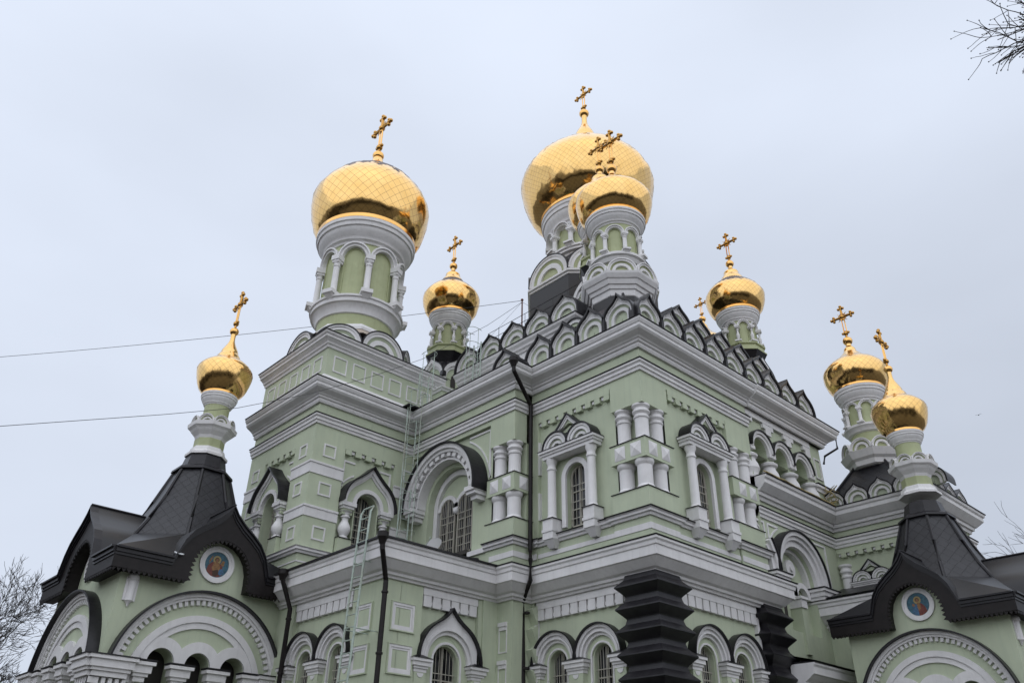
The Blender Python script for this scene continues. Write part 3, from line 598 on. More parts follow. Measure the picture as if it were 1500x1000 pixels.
def twin_arcade(F, u0, u1, n=0.0, top=5.98, cnt=2, ogee_=False, half=False):
    """row of arched windows of the lower storey with black hoods, white archivolts and impost caps"""
    p = (u1 - u0) / cnt; r = p / 2
    for i in range(cnt):
        uc = u0 + p * (i + .5); zs = top - r * (1.0 if not ogee_ else 1.0); mb = MB(MW)
        if ogee_:
            O = ogee(uc, zs, 2 * r, top + .28 - zs, 10, 62); k = len(O)
            mb.band(F, O, arcpts(uc, zs, r * .82, k), n - .1, n + .12)
            r_ = r
        else: k = 31; O = arcpts(uc, zs, r, k); mb.band(F, O, arcpts(uc, zs, r * .90, k), n - .1, n + .16); mb.band(F, arcpts(uc, zs, r * .90, k), arcpts(uc, zs, r * .82, k), n - .1, n + .10)
        mb.band(F, arcpts(uc, zs, r * .82, k), arcpts(uc, zs, r * .76, k), n - .1, n + .14)
        mb.band(F, arcpts(uc, zs, r * .76, k), arcpts(uc, zs, r * .66, k), n - .1, n + .07)
        mb.arch(F, uc, zs, r * .50, r * .44, n - .08, n + .02, leg=.9)
        mb.M(MG); mb.arch(F, uc, zs, r * .66, r * .50, n - .12, n - .01, leg=.9)
        mb.arch(F, uc, zs, r * .44, r * .40, n - .30, n - .04, leg=.9)
        mb.M(MK); mb.band(F, scale_curve(O, uc, zs, 1.045), scale_curve(O, uc, zs, 1.002), n - .1, n + .24)
        mb.obj('window_archivolt', CH)
        window(F, uc, r * .46, 2.6, zs, n - .22, bars=4, rows=5)
    zs = top - r
    for i in range(cnt + 1):
        u = u0 + p * i; m = MB(MW); q = .16 if i in (0, cnt) else .26
        a, b = (u - q, u + q) if 0 < i < cnt else ((u - .12, u + .26) if i == 0 else (u - .26, u + .12))
        for j, (e, z0, z1) in enumerate(((.0, zs - .34, zs - .26), (.03, zs - .26, zs - .20), (.07, zs - .20, zs - .10), (.11, zs - .10, zs - .03))): m.fbox(F, a - e, b + e, n - .1, n + .16 + e, z0, z1)
        m.M(MK); uu = (a + b) / 2; w = (b - a) / 2 + .13
        m.hexa([F(uu - w, n - .1, zs - .03), F(uu + w, n - .1, zs - .03), F(uu + w, n + .29, zs - .03), F(uu - w, n + .29, zs - .03), F(uu - .03, n - .1, zs + .10), F(uu + .03, n - .1, zs + .10), F(uu + .03, n + .10, zs + .08), F(uu - .03, n + .10, zs + .08)])
        m.M(MG); m.fbox(F, a + .02, b - .02, n - .1, n + .15, zs - .66, zs - .34); m.M(MW)
        m.prism(F, arcpts(uu, zs - .36, .10, 9)[::-1] and [(uu + .10 * cos(t * pi / 8), zs - .36 - .10 * sin(t * pi / 8)) for t in range(9)], n + .14, n + .165)
        m.obj('impost', CH)
        c = MB(MW); x, y, _ = F(uu, n + .05, 0); column(c, x, y, 2.4, zs - .66, .13, 'vase', 18); c.obj('column', CH)
def dentil_frieze(F, u0, u1, n=0.0, z0=6.40, z1=6.87, inset=.12):
    m = MB(MW); m.fbox(F, u0, u1, n - inset - .02, n - .005, z0 + .28, z1 + .02); k = round((u1 - u0) / .30); p = (u1 - u0) / k
    for i in range(k):
        a = u0 + i * p; m.fbox(F, a + p * .10, a + p * .90, n - inset - .02, n - .02, z0, z0 + .28)
        m.fbox(F, a - p * .16 if i else a, a + p * .16, n - inset - .02, n - .06, z0 + .06, z0 + .14)
    m.obj('dentil_frieze', CH)
def squares(F, cells, t=.05, n=0.0, deep=False):
    for u0, u1, z0, z1 in cells:
        m = MB(MW); m.frame(F, u0, u1, z0, z1, t, n - .05, n + .03); m.obj('square_panel_frame', CH)
# ---------------------------------------------------------------- inner cores added behind the wall skins to block light
core = MB(MG)
core.box(.45, 5.0, .45, 16.9, 0, 13.6); core.box(5.0, 9.9, 1.3, 16.9, 0, 13.6); core.box(-.05, .6, 4.7, 9.6, 0, 13.6); core.box(-4.1, -.3, 9.75, 13.3, 0, 15.3)
core.box(-3.85, -.4, 5.45, 9.9, 0, 7.3); core.box(10, 20, 3.5, 14, 0, 13.6); core.box(10.2, 13.0, -2.8, 1.5, 0, 10.7)
core.obj('wall', CH)
# ---------------------------------------------------------------- main block walls
WX, WY = FX(0), FY(0)
w = MB(MG)
wallpanel(w, WX, 1.05, 4.3, 7.6, 12.6, -.12, [(2.55, .37, 8.7, 10.17)], .24)
w.fbox(WX, 1.101, 4.26, -.3, -.001, 12.33, 13.3); w.fbox(WX, 3.98, 4.26, -.3, -.001, 7.62, 12.33)
wallpanel(w, WX, .7, 4.30, 0, 6.95, -.12, [(3.34, .33, 2.6, 5.25), (1.86, .33, 2.6, 5.25)], .3)
w.fbox(WX, 4.12, 4.3, -.3, 0, 0, 6.95)
w.obj('wall', CH)
w = MB(MG)
wallpanel(w, WY, 1.1, 4.1, 7.6, 12.6, -.12, [(2.66, .37, 8.7, 10.17)], .24)
w.fbox(WY, 1.141, 4.019, -.3, -.001, 12.33, 13.3)
wallpanel(w, WY, .7, 4.9, 0, 6.95, -.12, [(2.05, .33, 2.6, 5.25), (3.60, .33, 2.6, 5.25)], .3)
w.poly([(5.3, 0, 0), (5.3, .8, 0), (5.3, .8, 13.3), (5.3, 0, 13.3)])
w.obj('wall', CH)
cluster((0, 0), (0, 1), (1, 0), 1.10, 1.14)
cluster((-.71, 4.24), (0, 1), (1, 0), 1.10, .9, ('c', 'a'))
cluster((5.3, 0), (-1, 0), (0, 1), 1.28, .38, ('c', 'a'), core=.36)
p_ = MB(MW); p_.fbox(WX, 3.93, 4.16, -.2, -.02, 10.535, 11.57); p_.fbox(WX, 3.93, 4.16, -.2, -.02, 9.165, 9.98); p_.obj('pilaster_strip', CH)
portal_window(WX, 2.55, 1.0, 8.62, .0); portal_window(WY, 2.66, 1.0, 8.62, .0)
teeth(WX, 1.12, 3.96, 12.03, 0); teeth(WY, 1.20, 4.04, 12.03, 0)
squares(WX, [(1.16, 1.2, 8.6, 12.0)], .01) if False else None
# pedestal strip and ledge round the main block
for F, u0, u1 in ((WX, 1.15, 4.1), (WY, 1.19, 3.97)):
    m = MB(MG); m.fbox(F, u0, u1, -.13, -.02, 7.62, 8.40); m.M(MW); m.fbox(F, u0, u1, -.12, -.002, 8.06, 8.18); m.obj('base_course', CH)
PATH_MAIN = [(-.71, 9.35), (-.71, 4.24), (0, 4.24), (0, 0), (5.3, 0), (5.3, .42)]
cornice(PATH_MAIN, [(-.0 if o == 0 else o, z) for o, z in LEDGE], 'ledge', (.16, 8.55), side=1) if False else None
def rpath(p): return p[::-1]
RP = rpath(PATH_MAIN)
for seg, nm in (([(-.71 - .0, 9.35), (-.71, 8.9)], 'a'),): pass
m = MB(MW)
m.sweep([(-.02, 4.24 + .0), (-.02, 0 + .0)][::1] and [(-.74, 5.38), (-.74, 4.21), (-.03, 4.21), (-.03, 3.98), (.02, 3.98), (.02, 1.14), (-.03, 1.14), (-.03, -.03), (1.17, -.03), (1.17, .02), (3.99, .02), (3.99, -.03), (5.33, -.03), (5.33, .4)], LEDGE, side=1)
m.M(MK); m.sweep([(-.74, 5.38), (-.74, 4.21), (-.03, 4.21), (-.03, 3.98), (.02, 3.98), (.02, 1.14), (-.03, 1.14), (-.03, -.03), (1.17, -.03), (1.17, .02), (3.99, .02), (3.99, -.03), (5.33, -.03), (5.33, .4)], CAPP(.16, 8.55), side=1)
m.M(MW)
m.sweep([(-.745, 5.2), (-.745, 4.205), (-.035, 4.205), (-.035, 3.99)], [(0, 8.04), (.012, 8.04), (.012, 8.2), (0, 8.2)], side=1)
m.sweep([(-.035, 1.14), (-.035, -.035), (1.16, -.035)], [(0, 8.04), (.012, 8.04), (.012, 8.2), (0, 8.2)], side=1)
m.sweep([(4.0, -.035), (5.335, -.035)], [(0, 8.04), (.012, 8.04), (.012, 8.2), (0, 8.2)], side=1)
m.obj('ledge', CH)
FULL = [(-4.5, 13.6), (-4.5, 9.35), (-.71, 9.35), (-.71, 4.24), (0, 4.24), (0, 0), (5.3, 0)]
cornice(FULL, STR, 'string_course', (.15, 12.80), side=1)
cornice(FULL[2:], CORN, 'main_cornice', (.52, 13.85), side=1)
cornice([(5.3, -.06), (10.0, -.06), (10.0, 4)], CORN, 'main_cornice', (.52, 13.85), side=1)
cornice([(-4.5, 13.6), (-4.5, 9.35), (-.71, 9.35)], CORN, 'tower_cornice', (.52, 13.85), side=1)
# ---------------------------------------------------------------- lower storey of the main block
cornice([(-.71, 4.87), (-.71, 4.24), (0, 4.24), (0, 0), (5.3, 0), (5.3, 1.5)], LCORN, 'lower_cornice', (.54, 7.66), side=1)
dentil_frieze(WX, 1.0, 4.05); dentil_frieze(WY, 1.0, 4.4)
twin_arcade(WX, 1.10, 4.12, -.12, 6.02); twin_arcade(WY, 1.28, 4.38, -.12, 6.02)
m = MB(MW)
for F, u in ((WX, 4.08), (WY, 4.42)): m.fbox(F, u - .05, u + .05, -.13, -.01, 5.2, 6.6)
m.obj('frieze_border', CH)
pier((0, 0), (0, 1), (1, 0)); pier((5.3, 0), (-1, 0), (0, 1), wd=.58)
# zig-zag green rusticated edge beside the downpipe, and coffered pilaster left of it
m = MB(MG); z = 6.8
while z > .5:
    m.hexa([(.0 - .0, 4.235, z - .5), (.0, 4.0, z - .5), (.02, 4.0, z - .5), (.02, 4.235, z - .5), (-.20, 4.235, z - .12), (-.20, 4.0, z - .12), (.02, 4.0, z), (.02, 4.235, z)]); z -= .52
m.obj('zigzag_rustication', CH)
w = MB(MG); SX = FX(-.71)
w.fbox(SX, 4.24, 4.87, -1, 0, 0, 7.0); w.obj('pilaster', CH)
m = MB(MW)
for z in (6.10, 5.14, 4.18):
    m.fbox(SX, 4.42, 4.74, -.02, .06, z + .12, z + .22); m.fbox(SX, 4.45, 4.70, -.02, .035, z + .02, z + .12); m.frame(SX, 4.42, 4.74, z - .55, z + .12, .03, -.01, .015)
m.obj('coffer_lintel', CH)
# ---------------------------------------------------------------- arch-window section, X = -0.71
w = MB(MG); RAC, ZAC = 7.30, 10.42
wallpanel(w, SX, 5.32, 9.35, 7.6, 12.6, -.12, [(RAC, 1.12, 8.62, ZAC)], .38)
w.fbox(SX, 5.341, 9.36, -.3, -.001, 12.36, 13.3)
w.fbox(SX, 4.24, 5.34, -.9, -.5, 7.6, 13.3)
w.poly([SX(5.5, -.55, 8.5), SX(9.2, -.55, 8.5), SX(9.2, -.55, 12), SX(5.5, -.55, 12)])

w.obj('wall', CH)
a = MB(MW)
a.arch(SX, RAC, ZAC, 1.74, 1.60, -.12, .42, seg=40, leg=.02); a.arch(SX, RAC, ZAC, 1.60, 1.50, -.12, .34, seg=40, leg=.02); a.arch(SX, RAC, ZAC, 1.50, 1.32, -.12, .16, seg=40, leg=.02); a.arch(SX, RAC, ZAC, 1.32, 1.26, -.12, .22, seg=40, leg=.02)
for i in range(15):
    t = 6 + i * 12; a.arch(SX, RAC, ZAC, 1.50, 1.36, .16, .30, t - 3.6, t + 3.6, 3)
for q in (-1, 1):
    u = RAC + q * 1.52; a.fbox(SX, u - .24, u + .24, -.12, .40, ZAC - .16, ZAC - .02); a.fbox(SX, u - .20, u + .20, -.12, .34, ZAC - .26, ZAC - .16); a.fbox(SX, u - .14, u + .14, -.12, .2, ZAC - .4, ZAC - .26)
a.M(MK); a.arch(SX, RAC, ZAC, 1.79, 1.742, -.12, .50, seg=40, leg=.14)
a.obj('great_arch_hood', CH)
SI = FX(-.71 + .46)
b = MB(MW); b.arch(SI, RAC, ZAC, 1.10, .92, -.04, .12, seg=30, leg=1.75); b.M(MG); b.arch(SI, RAC, ZAC, .92, .01, -.04, .0, seg=30)
b.M(MW)
for q in (-1, 1):
    b.arch(SI, RAC + q * .43, ZAC - .12, .47, .34, -.02, .10, seg=20)
b.fbox(SI, RAC - .09, RAC + .09, -.02, .10, ZAC - .16, ZAC + .02); b.ball(SI(RAC, .08, ZAC - .25), .11, 12); b.fbox(SI, RAC - .12, RAC + .12, -.02, .12, ZAC - .19, ZAC - .13)
b.obj('window_tracery', CH)
for q in (-1, 1): window(SI, RAC + q * .43, .37, 8.75, ZAC - .12, .03, bars=4, rows=3)
m = MB(MWD); m.fbox(SX, RAC - 1.1, RAC + 1.1, -.45, .08, 8.50, 8.62); m.obj('window_sill', CH)
# spandrel mouldings
def spandrel(F, uc, zc, R, u, zt, n, wd=.06):
    """curved triangle moulding between an arch (centre uc,zc radius R) and the corner (u,zt)"""
    m = MB(MW); sgn = 1 if u > uc else -1; pts = []
    for i in range(9):
        t = i / 8; uu = uc + sgn * (R * .45 + (abs(u - uc) - R * .45) * t); dz = R * R - (uu - uc) ** 2; zz = zc + (sqrt(dz) if dz > 0 else 0); pts.append((uu, zz))
    pts = [p for p in pts if p[1] < zt - .05] or pts
    A = pts; B = [(p[0] + sgn * -.0, p[1] + wd) for p in pts]; m.band(F, B, A, n - .02, n + .035)
    m.fbox(F, min(u, pts[0][0]), max(u, pts[0][0]), n - .02, n + .035, zt - wd, zt); m.fbox(F, min(u, u - sgn * wd), max(u, u - sgn * wd), n - .02, n + .035, pts[-1][1], zt - wd)
    m.obj('spandrel_moulding', CH)
spandrel(SX, RAC, ZAC, 1.92, 5.40, 12.30, -.12); spandrel(SX, RAC, ZAC, 1.92, 9.28, 12.30, -.12)
m = MB(MG); m.fbox(SX, 5.35, 9.35, -.14, -.04, 7.62, 8.45); m.M(MW); m.fbox(SX, 5.35, 6.2, -.13, .03, 8.40, 8.54); m.obj('base_course', CH)
# ---------------------------------------------------------------- bell tower
def tower_face(F, u0, u1, visible=True):
    uc = (u0 + u1) / 2; w = MB(MG); P = 1.15
    wallpanel(w, F, u0 + P - .02, u1 - P + .02, 7.6, 12.7, -.14, [(uc, .42, 8.6, 10.32)], .3)
    w.poly([F(u0, 0, 12.1), F(u1, 0, 12.1), F(u1, 0, 13.3), F(u0, 0, 13.3)]) if False else None
    w.fbox(F, u0 + P, u1 - P, -.14, -.001, 12.10, 13.25)
    w.obj('wall', CH)
    teeth(F, u0 + P, u1 - P, 11.82, 0, pitch=.36)
    h = MB(MW); zs = 10.22; O = ogee(uc, zs, 1.90, 1.28, 10, 55); k = len(O); n = 0
    h.band(F, O, scale_curve(O, uc, zs, .90, .88), -.14, .22); h.band(F, scale_curve(O, uc, zs, .90, .88), scale_curve(O, uc, zs, .84, .81), -.14, .16)
    h.M(MG); h.band(F, scale_curve(O, uc, zs, .84, .81), arcpts(uc, zs, .58, k), -.14, .12)
    h.M(MW); h.band(F, arcpts(uc, zs, .58, k), arcpts(uc, zs, .45, k), -.14, .17)
    h.M(MK); h.band(F, scale_curve(O, uc, zs, 1.05), scale_curve(O, uc, zs, 1.002), -.14, .34)
    h.M(MG); h.arch(F, uc, zs, .45, .41, -.3, .05, leg=1.5); h.obj('ogee_window_hood', CH)
    for q in (-1, 1):
        u = uc + q * .70; c = MB(MW); c.fbox(F, u - .25, u + .25, -.14, .22, zs - .12, zs); c.fbox(F, u - .20, u + .20, -.14, .17, zs - .2, zs - .12)
        c.M(MG); c.fbox(F, u - .17, u + .17, -.14, .12, zs - .38, zs - .2); c.M(MW); x, y, _ = F(u, .02, 0); column(c, x, y, 9.10, zs - .28, .20, 'bulb', 22)
        c.M(MG); c.fbox(F, u - .24, u + .24, -.14, .14, 8.5, 9.08); c.M(MK); c.fbox(F, u - .27, u + .27, -.14, .17, 9.08, 9.10); c.obj('column', CH)
    window(F, uc, .40, 8.7, 10.32, -.32, bars=4, rows=4)
    spandrel(F, uc, zs, 1.08, u0 + P + .05, 11.66, -.14); spandrel(F, uc, zs, 1.08, u1 - P - .05, 11.66, -.14)
    cells = []
    for a in (u0, u1 - P):
        for z0, z1 in ((11.5, 11.92), (10.24, 10.66), (8.86, 9.28)): cells.append((a + .36, a + .80, z0, z1))
    squares(F, cells, .045)
TX, TY = FX(-4.5), FY(9.35)
tower_face(TX, 9.35, 13.6); tower_face(TY, -4.5, -.25)
w = MB(MG)
for x0, x1, y0, y1 in ((-4.5, -3.35, 9.35, 10.5), (-4.5, -3.35, 12.45, 13.6), (-1.40, -.25, 9.35, 10.5)): w.box(x0, x1, y0, y1, 7.3, 13.3)
w.obj('corner_pilaster', CH)
m = MB(MW)
BND = lambda z0, z1: [(0, z0), (.03, z0), (.03, z1 - .08), (.06, z1 - .06), (.06, z1), (0, z1)]
for z0, z1 in ((10.88, 11.27), (9.52, 9.86)):
    for path in ([(-4.5, 10.5), (-4.5, 9.35), (-3.35, 9.35)], [(-4.5, 13.6), (-4.5, 12.45)], [(-1.4, 9.35), (-.7, 9.35)]): m = MB(MW); m.sweep(path, BND(z0, z1), side=1); m.obj('white_band', CH)
m = MB(MW); m.sweep([(-4.53, 13.6), (-4.53, 9.32), (-3.3, 9.32)], LEDGE, side=1); m.sweep([(-4.53, 13.6), (-4.53, 9.32), (-3.3, 9.32)], [(0, 8.12), (.012, 8.12), (.012, 8.16), (0, 8.16)], side=1); m.obj('ledge', CH)
w = MB(MG); w.box(-4.52, -3.3, 9.33, 13.6, 7.3, 8.4); w.obj('base_course', CH)
# attic
w = MB(MG); w.box(-4.5, -.10, 9.35, 13.6, 13.8, 15.4); w.obj('attic_wall', CH)
m = MB(MW); m.sweep([(-4.5, 13.6), (-4.5, 9.35), (-.1, 9.35)], [(0, 13.85), (.30, 13.85), (.06, 14.25), (0, 14.27)], side=1); m.obj('attic_plinth', CH)
squares(TY, [(-4.24 + i * .75, -3.72 + i * .75, 14.47, 15.06) for i in range(6)][:5] + [(-.62, -.2, 14.47, 15.06)], .042)
squares(TX, [(9.62 + i * .78, 10.14 + i * .78, 14.47, 15.06) for i in range(5)], .042)
ACOR = [(0, 15.28), (.05, 15.28), (.07, 15.36), (.12, 15.38), (.14, 15.44), (.24, 15.52), (.28, 15.53), (.28, 15.60), (.34, 15.64), (.36, 15.70), (-.3, 15.70), (-.3, 15.28)]
cornice([(-4.5, 13.6), (-4.5, 9.35), (-.10, 9.35), (-.10, 13.6)], ACOR, 'attic_cornice', (.36, 15.70), side=1)
m = MB(MK); m.box(-4.4, -.2, 9.45, 13.5, 15.5, 15.72); m.obj('tower_roof', CH)
# ---------------------------------------------------------------- terrace (low block left of the main block)
LX, LY = FX(-4.4), FY(4.87)
w = MB(MG)
wallpanel(w, LX, 6.2, 9.2, 0, 6.95, -.12, [(8.45, .36, 2.6, 5.22), (6.95, .36, 2.6, 5.22)], .3)
wallpanel(w, LY, -3.23, -1.3, 0, 6.95, -.12, [(-2.27, .40, 2.6, 5.35)], .3)
w.fbox(LX, 4.87, 6.22, -.5, 0, 0, 6.95); w.fbox(LX, 9.15, 10.3, -.5, 0, 0, 6.95); w.fbox(LY, -3.91, -3.22, -.5, 0, 0, 6.95); w.fbox(LY, -1.35, -.6, -.3, 0, 0, 6.95); w.fbox(LY, -1.22, -.65, -.3, .05, 0, 6.95)
w.obj('terrace_wall', CH)
cornice([(-4.4, 10.0), (-4.4, 4.87), (-.71, 4.87)], LCORN, 'terrace_cornice', None, side=1)
m = MB(MK); m.sweep([(-4.4, 9.6), (-4.4, 4.87), (-1.0, 4.87)], [(-4, 8.1), (-.2, 7.8), (.60, 7.70), (.60, 7.665), (-.3, 7.665)], side=1, caps=False) if False else None
m.box(-4.9, -.75, 4.4, 9.4, 7.66, 7.69); m.poly([(-4.3, 5.3, 7.69), (-4.3, 9.4, 7.69), (-.8, 9.4, 8.25), (-.8, 5.6, 8.25)]); m.poly([(-4.3, 5.3, 7.69), (-.8, 5.6, 8.25), (-.8, 5.2, 7.69)])
m.sweep([(-4.4, 9.6), (-4.4, 4.87), (-1.2, 4.87)], [(.50, 7.662), (.60, 7.662), (.60, 7.705), (.50, 7.705)], side=1); m.obj('terrace_roof', CH)
cells = []
for z0, z1 in ((5.70, 6.34), (4.72, 5.36), (3.74, 4.38)):
    for a, b, F in ((5.32, 6.02, LX), (-4.14, -3.46, LY)):
        f = MB(MG); f.frame(F, a - .03, b + .03, z0 - .03, z1 + .03, .03, -.02, .045); f.M(MW); f.frame(F, a, b, z0, z1, .06, -.02, .03); f.frame(F, a + .06, b - .06, z0 + .06, z1 - .06, .05, -.02, .012); f.obj('square_panel', CH)
dentil_frieze(LX, 6.28, 9.1); dentil_frieze(LY, -3.2, -1.36)
twin_arcade(LX, 6.15, 9.25, -.12, 6.02); twin_arcade(LY, -3.25, -1.28, -.12, 6.15, 1, True)
# ---------------------------------------------------------------- gables above the main cornice
for i in range(4): gable(FX(.02), .60 + 1.10 * i, 14.50, 1.09, .76, 1.0 if i else .24, st=.5)
gable(FX(-.6), 4.85, 14.25, .9, .62, .6, st=.4)
for i in range(9): gable(FY(.02), .62 + 1.10 * i, 14.50, 1.09, .76, 1.0 if i else .24, st=.5)
m = MB(MW); m.box(.06, 9.96, .06, 6.0, 13.6, 14.02); m.box(-.60, .5, 4.1, 9.4, 13.6, 13.95); m.obj('parapet', CH)
m = MB(MK); m.box(.28, 9.8, .28, 6, 14.0, 14.55); m.box(.30, 1.12, .30, 1.12, 14.5, 14.98); m.obj('roof', CH)
# second tier
w = MB(MW); w.box(1.05, 3.6, 3.3, 9.3, 13.6, 16.2); w.box(3.6, 10.2, 1.5, 9.3, 13.6, 16.2); w.obj('second_tier_wall', CH)
cornice([(1.05, 9.3), (1.05, 3.3), (3.6, 3.3), (3.6, 1.5), (10.2, 1.5), (10.2, 4)], shift([(0, 15.85), (.05, 15.85), (.08, 15.93), (.14, 15.96), (.16, 16.04), (.24, 16.12), (.26, 16.20), (-.3, 16.2), (-.3, 15.85)], 0), 'second_tier_cornice', (.26, 16.2), side=1)
for i in range(5): gable(FX(.98), 3.68 + 1.25 * i, 16.42, 1.24, .78, 1.1, st=.2)
for i in range(5): gable(FY(1.43), 4.25 + 1.26 * i, 16.42, 1.24, .78, 1.1, st=.2)
m = MB(MK); m.box(1.2, 3.6, 3.45, 9.2, 16.2, 16.55); m.box(3.6, 10.1, 1.65, 9.2, 16.2, 16.6); m.box(2.4, 10.0, 3.6, 9.3, 16.6, 17.9); m.sweep([(2.4, 9.3), (2.4, 3.6), (10, 3.6), (10, 9.3)], [(0, 17.9), (.05, 17.9), (-1, 18.3), (-2.6, 18.9)], True, 1); m.obj('upper_roof', CH)
# pyramid roof under the front corner cupola
m = MB(MST); m.lathe(A5, [(2.8, 14.40), (2.05, 15.4), (1.0, 16.64)], 4, pi / 4, False, uvs=True)
m.M(MK)
for k in range(4):
    th = pi / 4 + k * pi / 2; m.tube([(A5[0] + r * cos(th), A5[1] + r * sin(th), z + .03) for r, z in ((2.8, 14.40), (2.05, 15.4), (1.0, 16.64))], .05, 6)
m.obj('pyramid_roof', CH)
ring(A5, [(1.0, 15.9), (1.0, 16.66)], 8, OR, CH, 'cupola_neck', MSE)
# single arched dormer behind the left gables
F = FX(.75); m = MB(MW); m.arch(F, 3.05, 15.35, .48, .36, -.5, .05, leg=.45); m.M(MG); m.arch(F, 3.05, 15.35, .36, .24, -.5, .0, leg=.45); m.M(MWD); m.arch(F, 3.05, 15.35, .24, .01, -.4, -.2, leg=.45)
m.M(MW); m.fbox(F, 2.50, 2.78, -.5, .12, 14.98, 15.12); m.fbox(F, 3.32, 3.60, -.5, .12, 14.98, 15.12); m.M(MK); m.arch(F, 3.05, 15.35, .53, .482, -.7, .1, leg=.02); m.obj('arched_dormer', CH)
# stack of broken-looking dark roof corner boxes between the second-tier gables
for y in (5.4, 6.7, 7.95):
    m = MB(MK); m.box(1.3, 2.3, y - .22, y + .22, 16.8, 17.35); m.obj('roof_box', CH)
# ---------------------------------------------------------------- bay to the right of the corner block
BY = FY(.10)
w = MB(MG)
ACX = [6.0, 7.25, 8.5]
wallpanel(w, BY, 5.3, 10.0, 11.80, 13.3, 0, [(x, .43, 11.80, 11.97) for x in ACX], .46); w.fbox(BY, 5.3, 9.3, -.52, -.02, 10.7, 10.9)
w.poly([BY(5.3, -.52, 10.7), BY(9.9, -.52, 10.7), BY(9.9, -.52, 13.3), BY(5.3, -.52, 13.3)])
w.poly([(10.0, .1, 7), (10.0, 4, 7), (10.0, 4, 13.3), (10.0, .1, 13.3)])
wallpanel(w, BY, 5.3, 10.2, 0, 11.0, 0, [(7.08, 1.0, 6.6, 8.10)], .3)
w.fbox(BY, 9.3, 9.999, -.4, .05, 11.0, 13.25)
w.obj('wall', CH)
for x in ACX:
    a = MB(MW); a.arch(BY, x, 11.97, .62, .53, .0, .15, leg=.0); a.arch(BY, x, 11.97, .53, .43, .0, .10, leg=.10)
    a.M(MK); a.arch(BY, x, 11.97, .655, .622, .0, .20); a.obj('gallery_arch', CH)
for x in (5.46, 6.62, 7.87, 9.12):
    c = MB(MG); c.fbox(BY, x - .18, x + .18, -.45, -.003, 11.70, 11.80); c.M(MW); c.fbox(BY, x - .12, x + .12, .0, .12, 11.86, 11.97)
    cx_, cy_, _ = BY(x, -.10, 0); column(c, cx_, cy_, 10.90, 11.72, .29, 'vase', 24); c.obj('gallery_column', CH)
window(BY, ACX[0] - .12, .30, 11.0, 11.75, -.46, bars=3, rows=3)
m = MB(MW)
m.fbox(BY, 5.32, 9.29, .002, .10, 13.02, 13.3)
for x in ACX:
    m.fbox(BY, x + .62 - .16, x + .62 + .16, .002, .085, 12.66, 13.02)
    for q in (-.40, .40): m.fbox(BY, x + q - .09, x + q + .09, .002, .09, 12.86, 13.02)
m.obj('stepped_frieze', CH)
squares(BY, [(9.45, 9.88, 12.0, 12.75)], .045, .06)
m = MB(MW); m.sweep([(9.25, .05), (10.0, .05), (10.0, 1.5)], [(0, 11.5), (.05, 11.5), (.06, 11.6), (.12, 11.64), (.12, 11.72), (0, 11.74)], side=1); m.M(MK); m.sweep([(9.25, .05), (10.0, .05), (10.0, 1.5)], CAPP(.12, 11.74), side=1); m.obj('string_course', CH)
MC = [(0, 10.46), (.06, 10.46), (.09, 10.55), (.15, 10.57), (.17, 10.66), (.22, 10.68), (.38, 10.84), (.42, 10.88), (.42, 11.0), (.47, 11.04), (.49, 11.12), (-.3, 11.12), (-.3, 10.46)]
cornice([(5.30, .1), (10.0, .1), (10.0, -3.05), (13.2, -3.05), (13.2, 1.5)], shift(MC, -.24), 'middle_cornice', (.49, 10.88), side=1)
STR2 = shift(STR, -2.84)
cornice([(5.30, .1), (10.0, .1), (10.0, -3.05), (13.2, -3.05), (13.2, 1.5)], STR2, 'string_course', (.15, 9.96), side=1)
m = MB(MYE); rng = random.Random(3)
for k in range(3): m.tube([(5.4 + i * .35, -.36 + .03 * k + rng.uniform(-.02, .02), 10.97 + .02 * k + rng.uniform(-.012, .02)) for i in range(13)], .018, 5)
m.obj('yellow_conduit', CH)
# big blind arches of the bay
for xc in (4.28, 7.08):
    a = MB(MW); zc = 8.10
    e = 38 if xc < 5 else 180
    a.arch(BY, xc, zc, 1.42, 1.30, 0, .28, 0, e, seg=36, leg=.0); a.arch(BY, xc, zc, 1.30, 1.18, 0, .20, 0, e - (4 if e < 90 else 0), seg=36)
    if e > 90: a.arch(BY, xc, zc, 1.18, 1.0, 0, .12, seg=36, leg=.2)
    a.M(MK); a.arch(BY, xc, zc, 1.46, 1.422, 0, .34, 0, e, seg=36); a.obj('blind_arch', CH)
IY = FY(.34)
a = MB(MW); a.arch(IY, 7.08, 8.10, 1.02, .88, -.05, .12, seg=30, leg=.3)
for q in (-1, 1): a.arch(IY, 7.08 + q * .44, 7.68, .46, .30, -.02, .14, seg=18)
a.fbox(IY, 7.08 - .12, 7.08 + .12, -.02, .14, 7.58, 7.98); a.lathe((0, 0), [], 3) if False else None
a.prism(IY, [(7.08 + .26 * cos(t * pi / 10), 8.50 + .26 * sin(t * pi / 10)) for t in range(20)], -.02, .10); a.prism(IY, [(7.08 + .09 * cos(t * pi / 6), 8.50 + .09 * sin(t * pi / 6)) for t in range(12)], .10, .16)
a.M(MG); a.prism(IY, [(8.2, 6.6), (8.2, 9.3), (6.0, 9.3), (6.0, 6.6)], -.08, -.04)
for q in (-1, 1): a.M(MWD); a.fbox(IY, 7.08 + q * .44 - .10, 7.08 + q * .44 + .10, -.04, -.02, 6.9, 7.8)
a.obj('arch_tracery', CH)
for u, w_ in ((8.45, .40), (5.68, .28)):
    m = MB(MW)
    for e, z0, z1 in ((0, 7.60, 7.68), (.04, 7.68, 7.78), (.08, 7.78, 7.92), (.13, 7.92, 8.0)): m.fbox(BY, u - w_ - e, u + w_ + e, -.3, .28 + e, z0, z1)
    m.M(MK); m.fbox(BY, u - w_ - .15, u + w_ + .15, -.3, .43, 8.0, 8.04); m.obj('impost', CH)
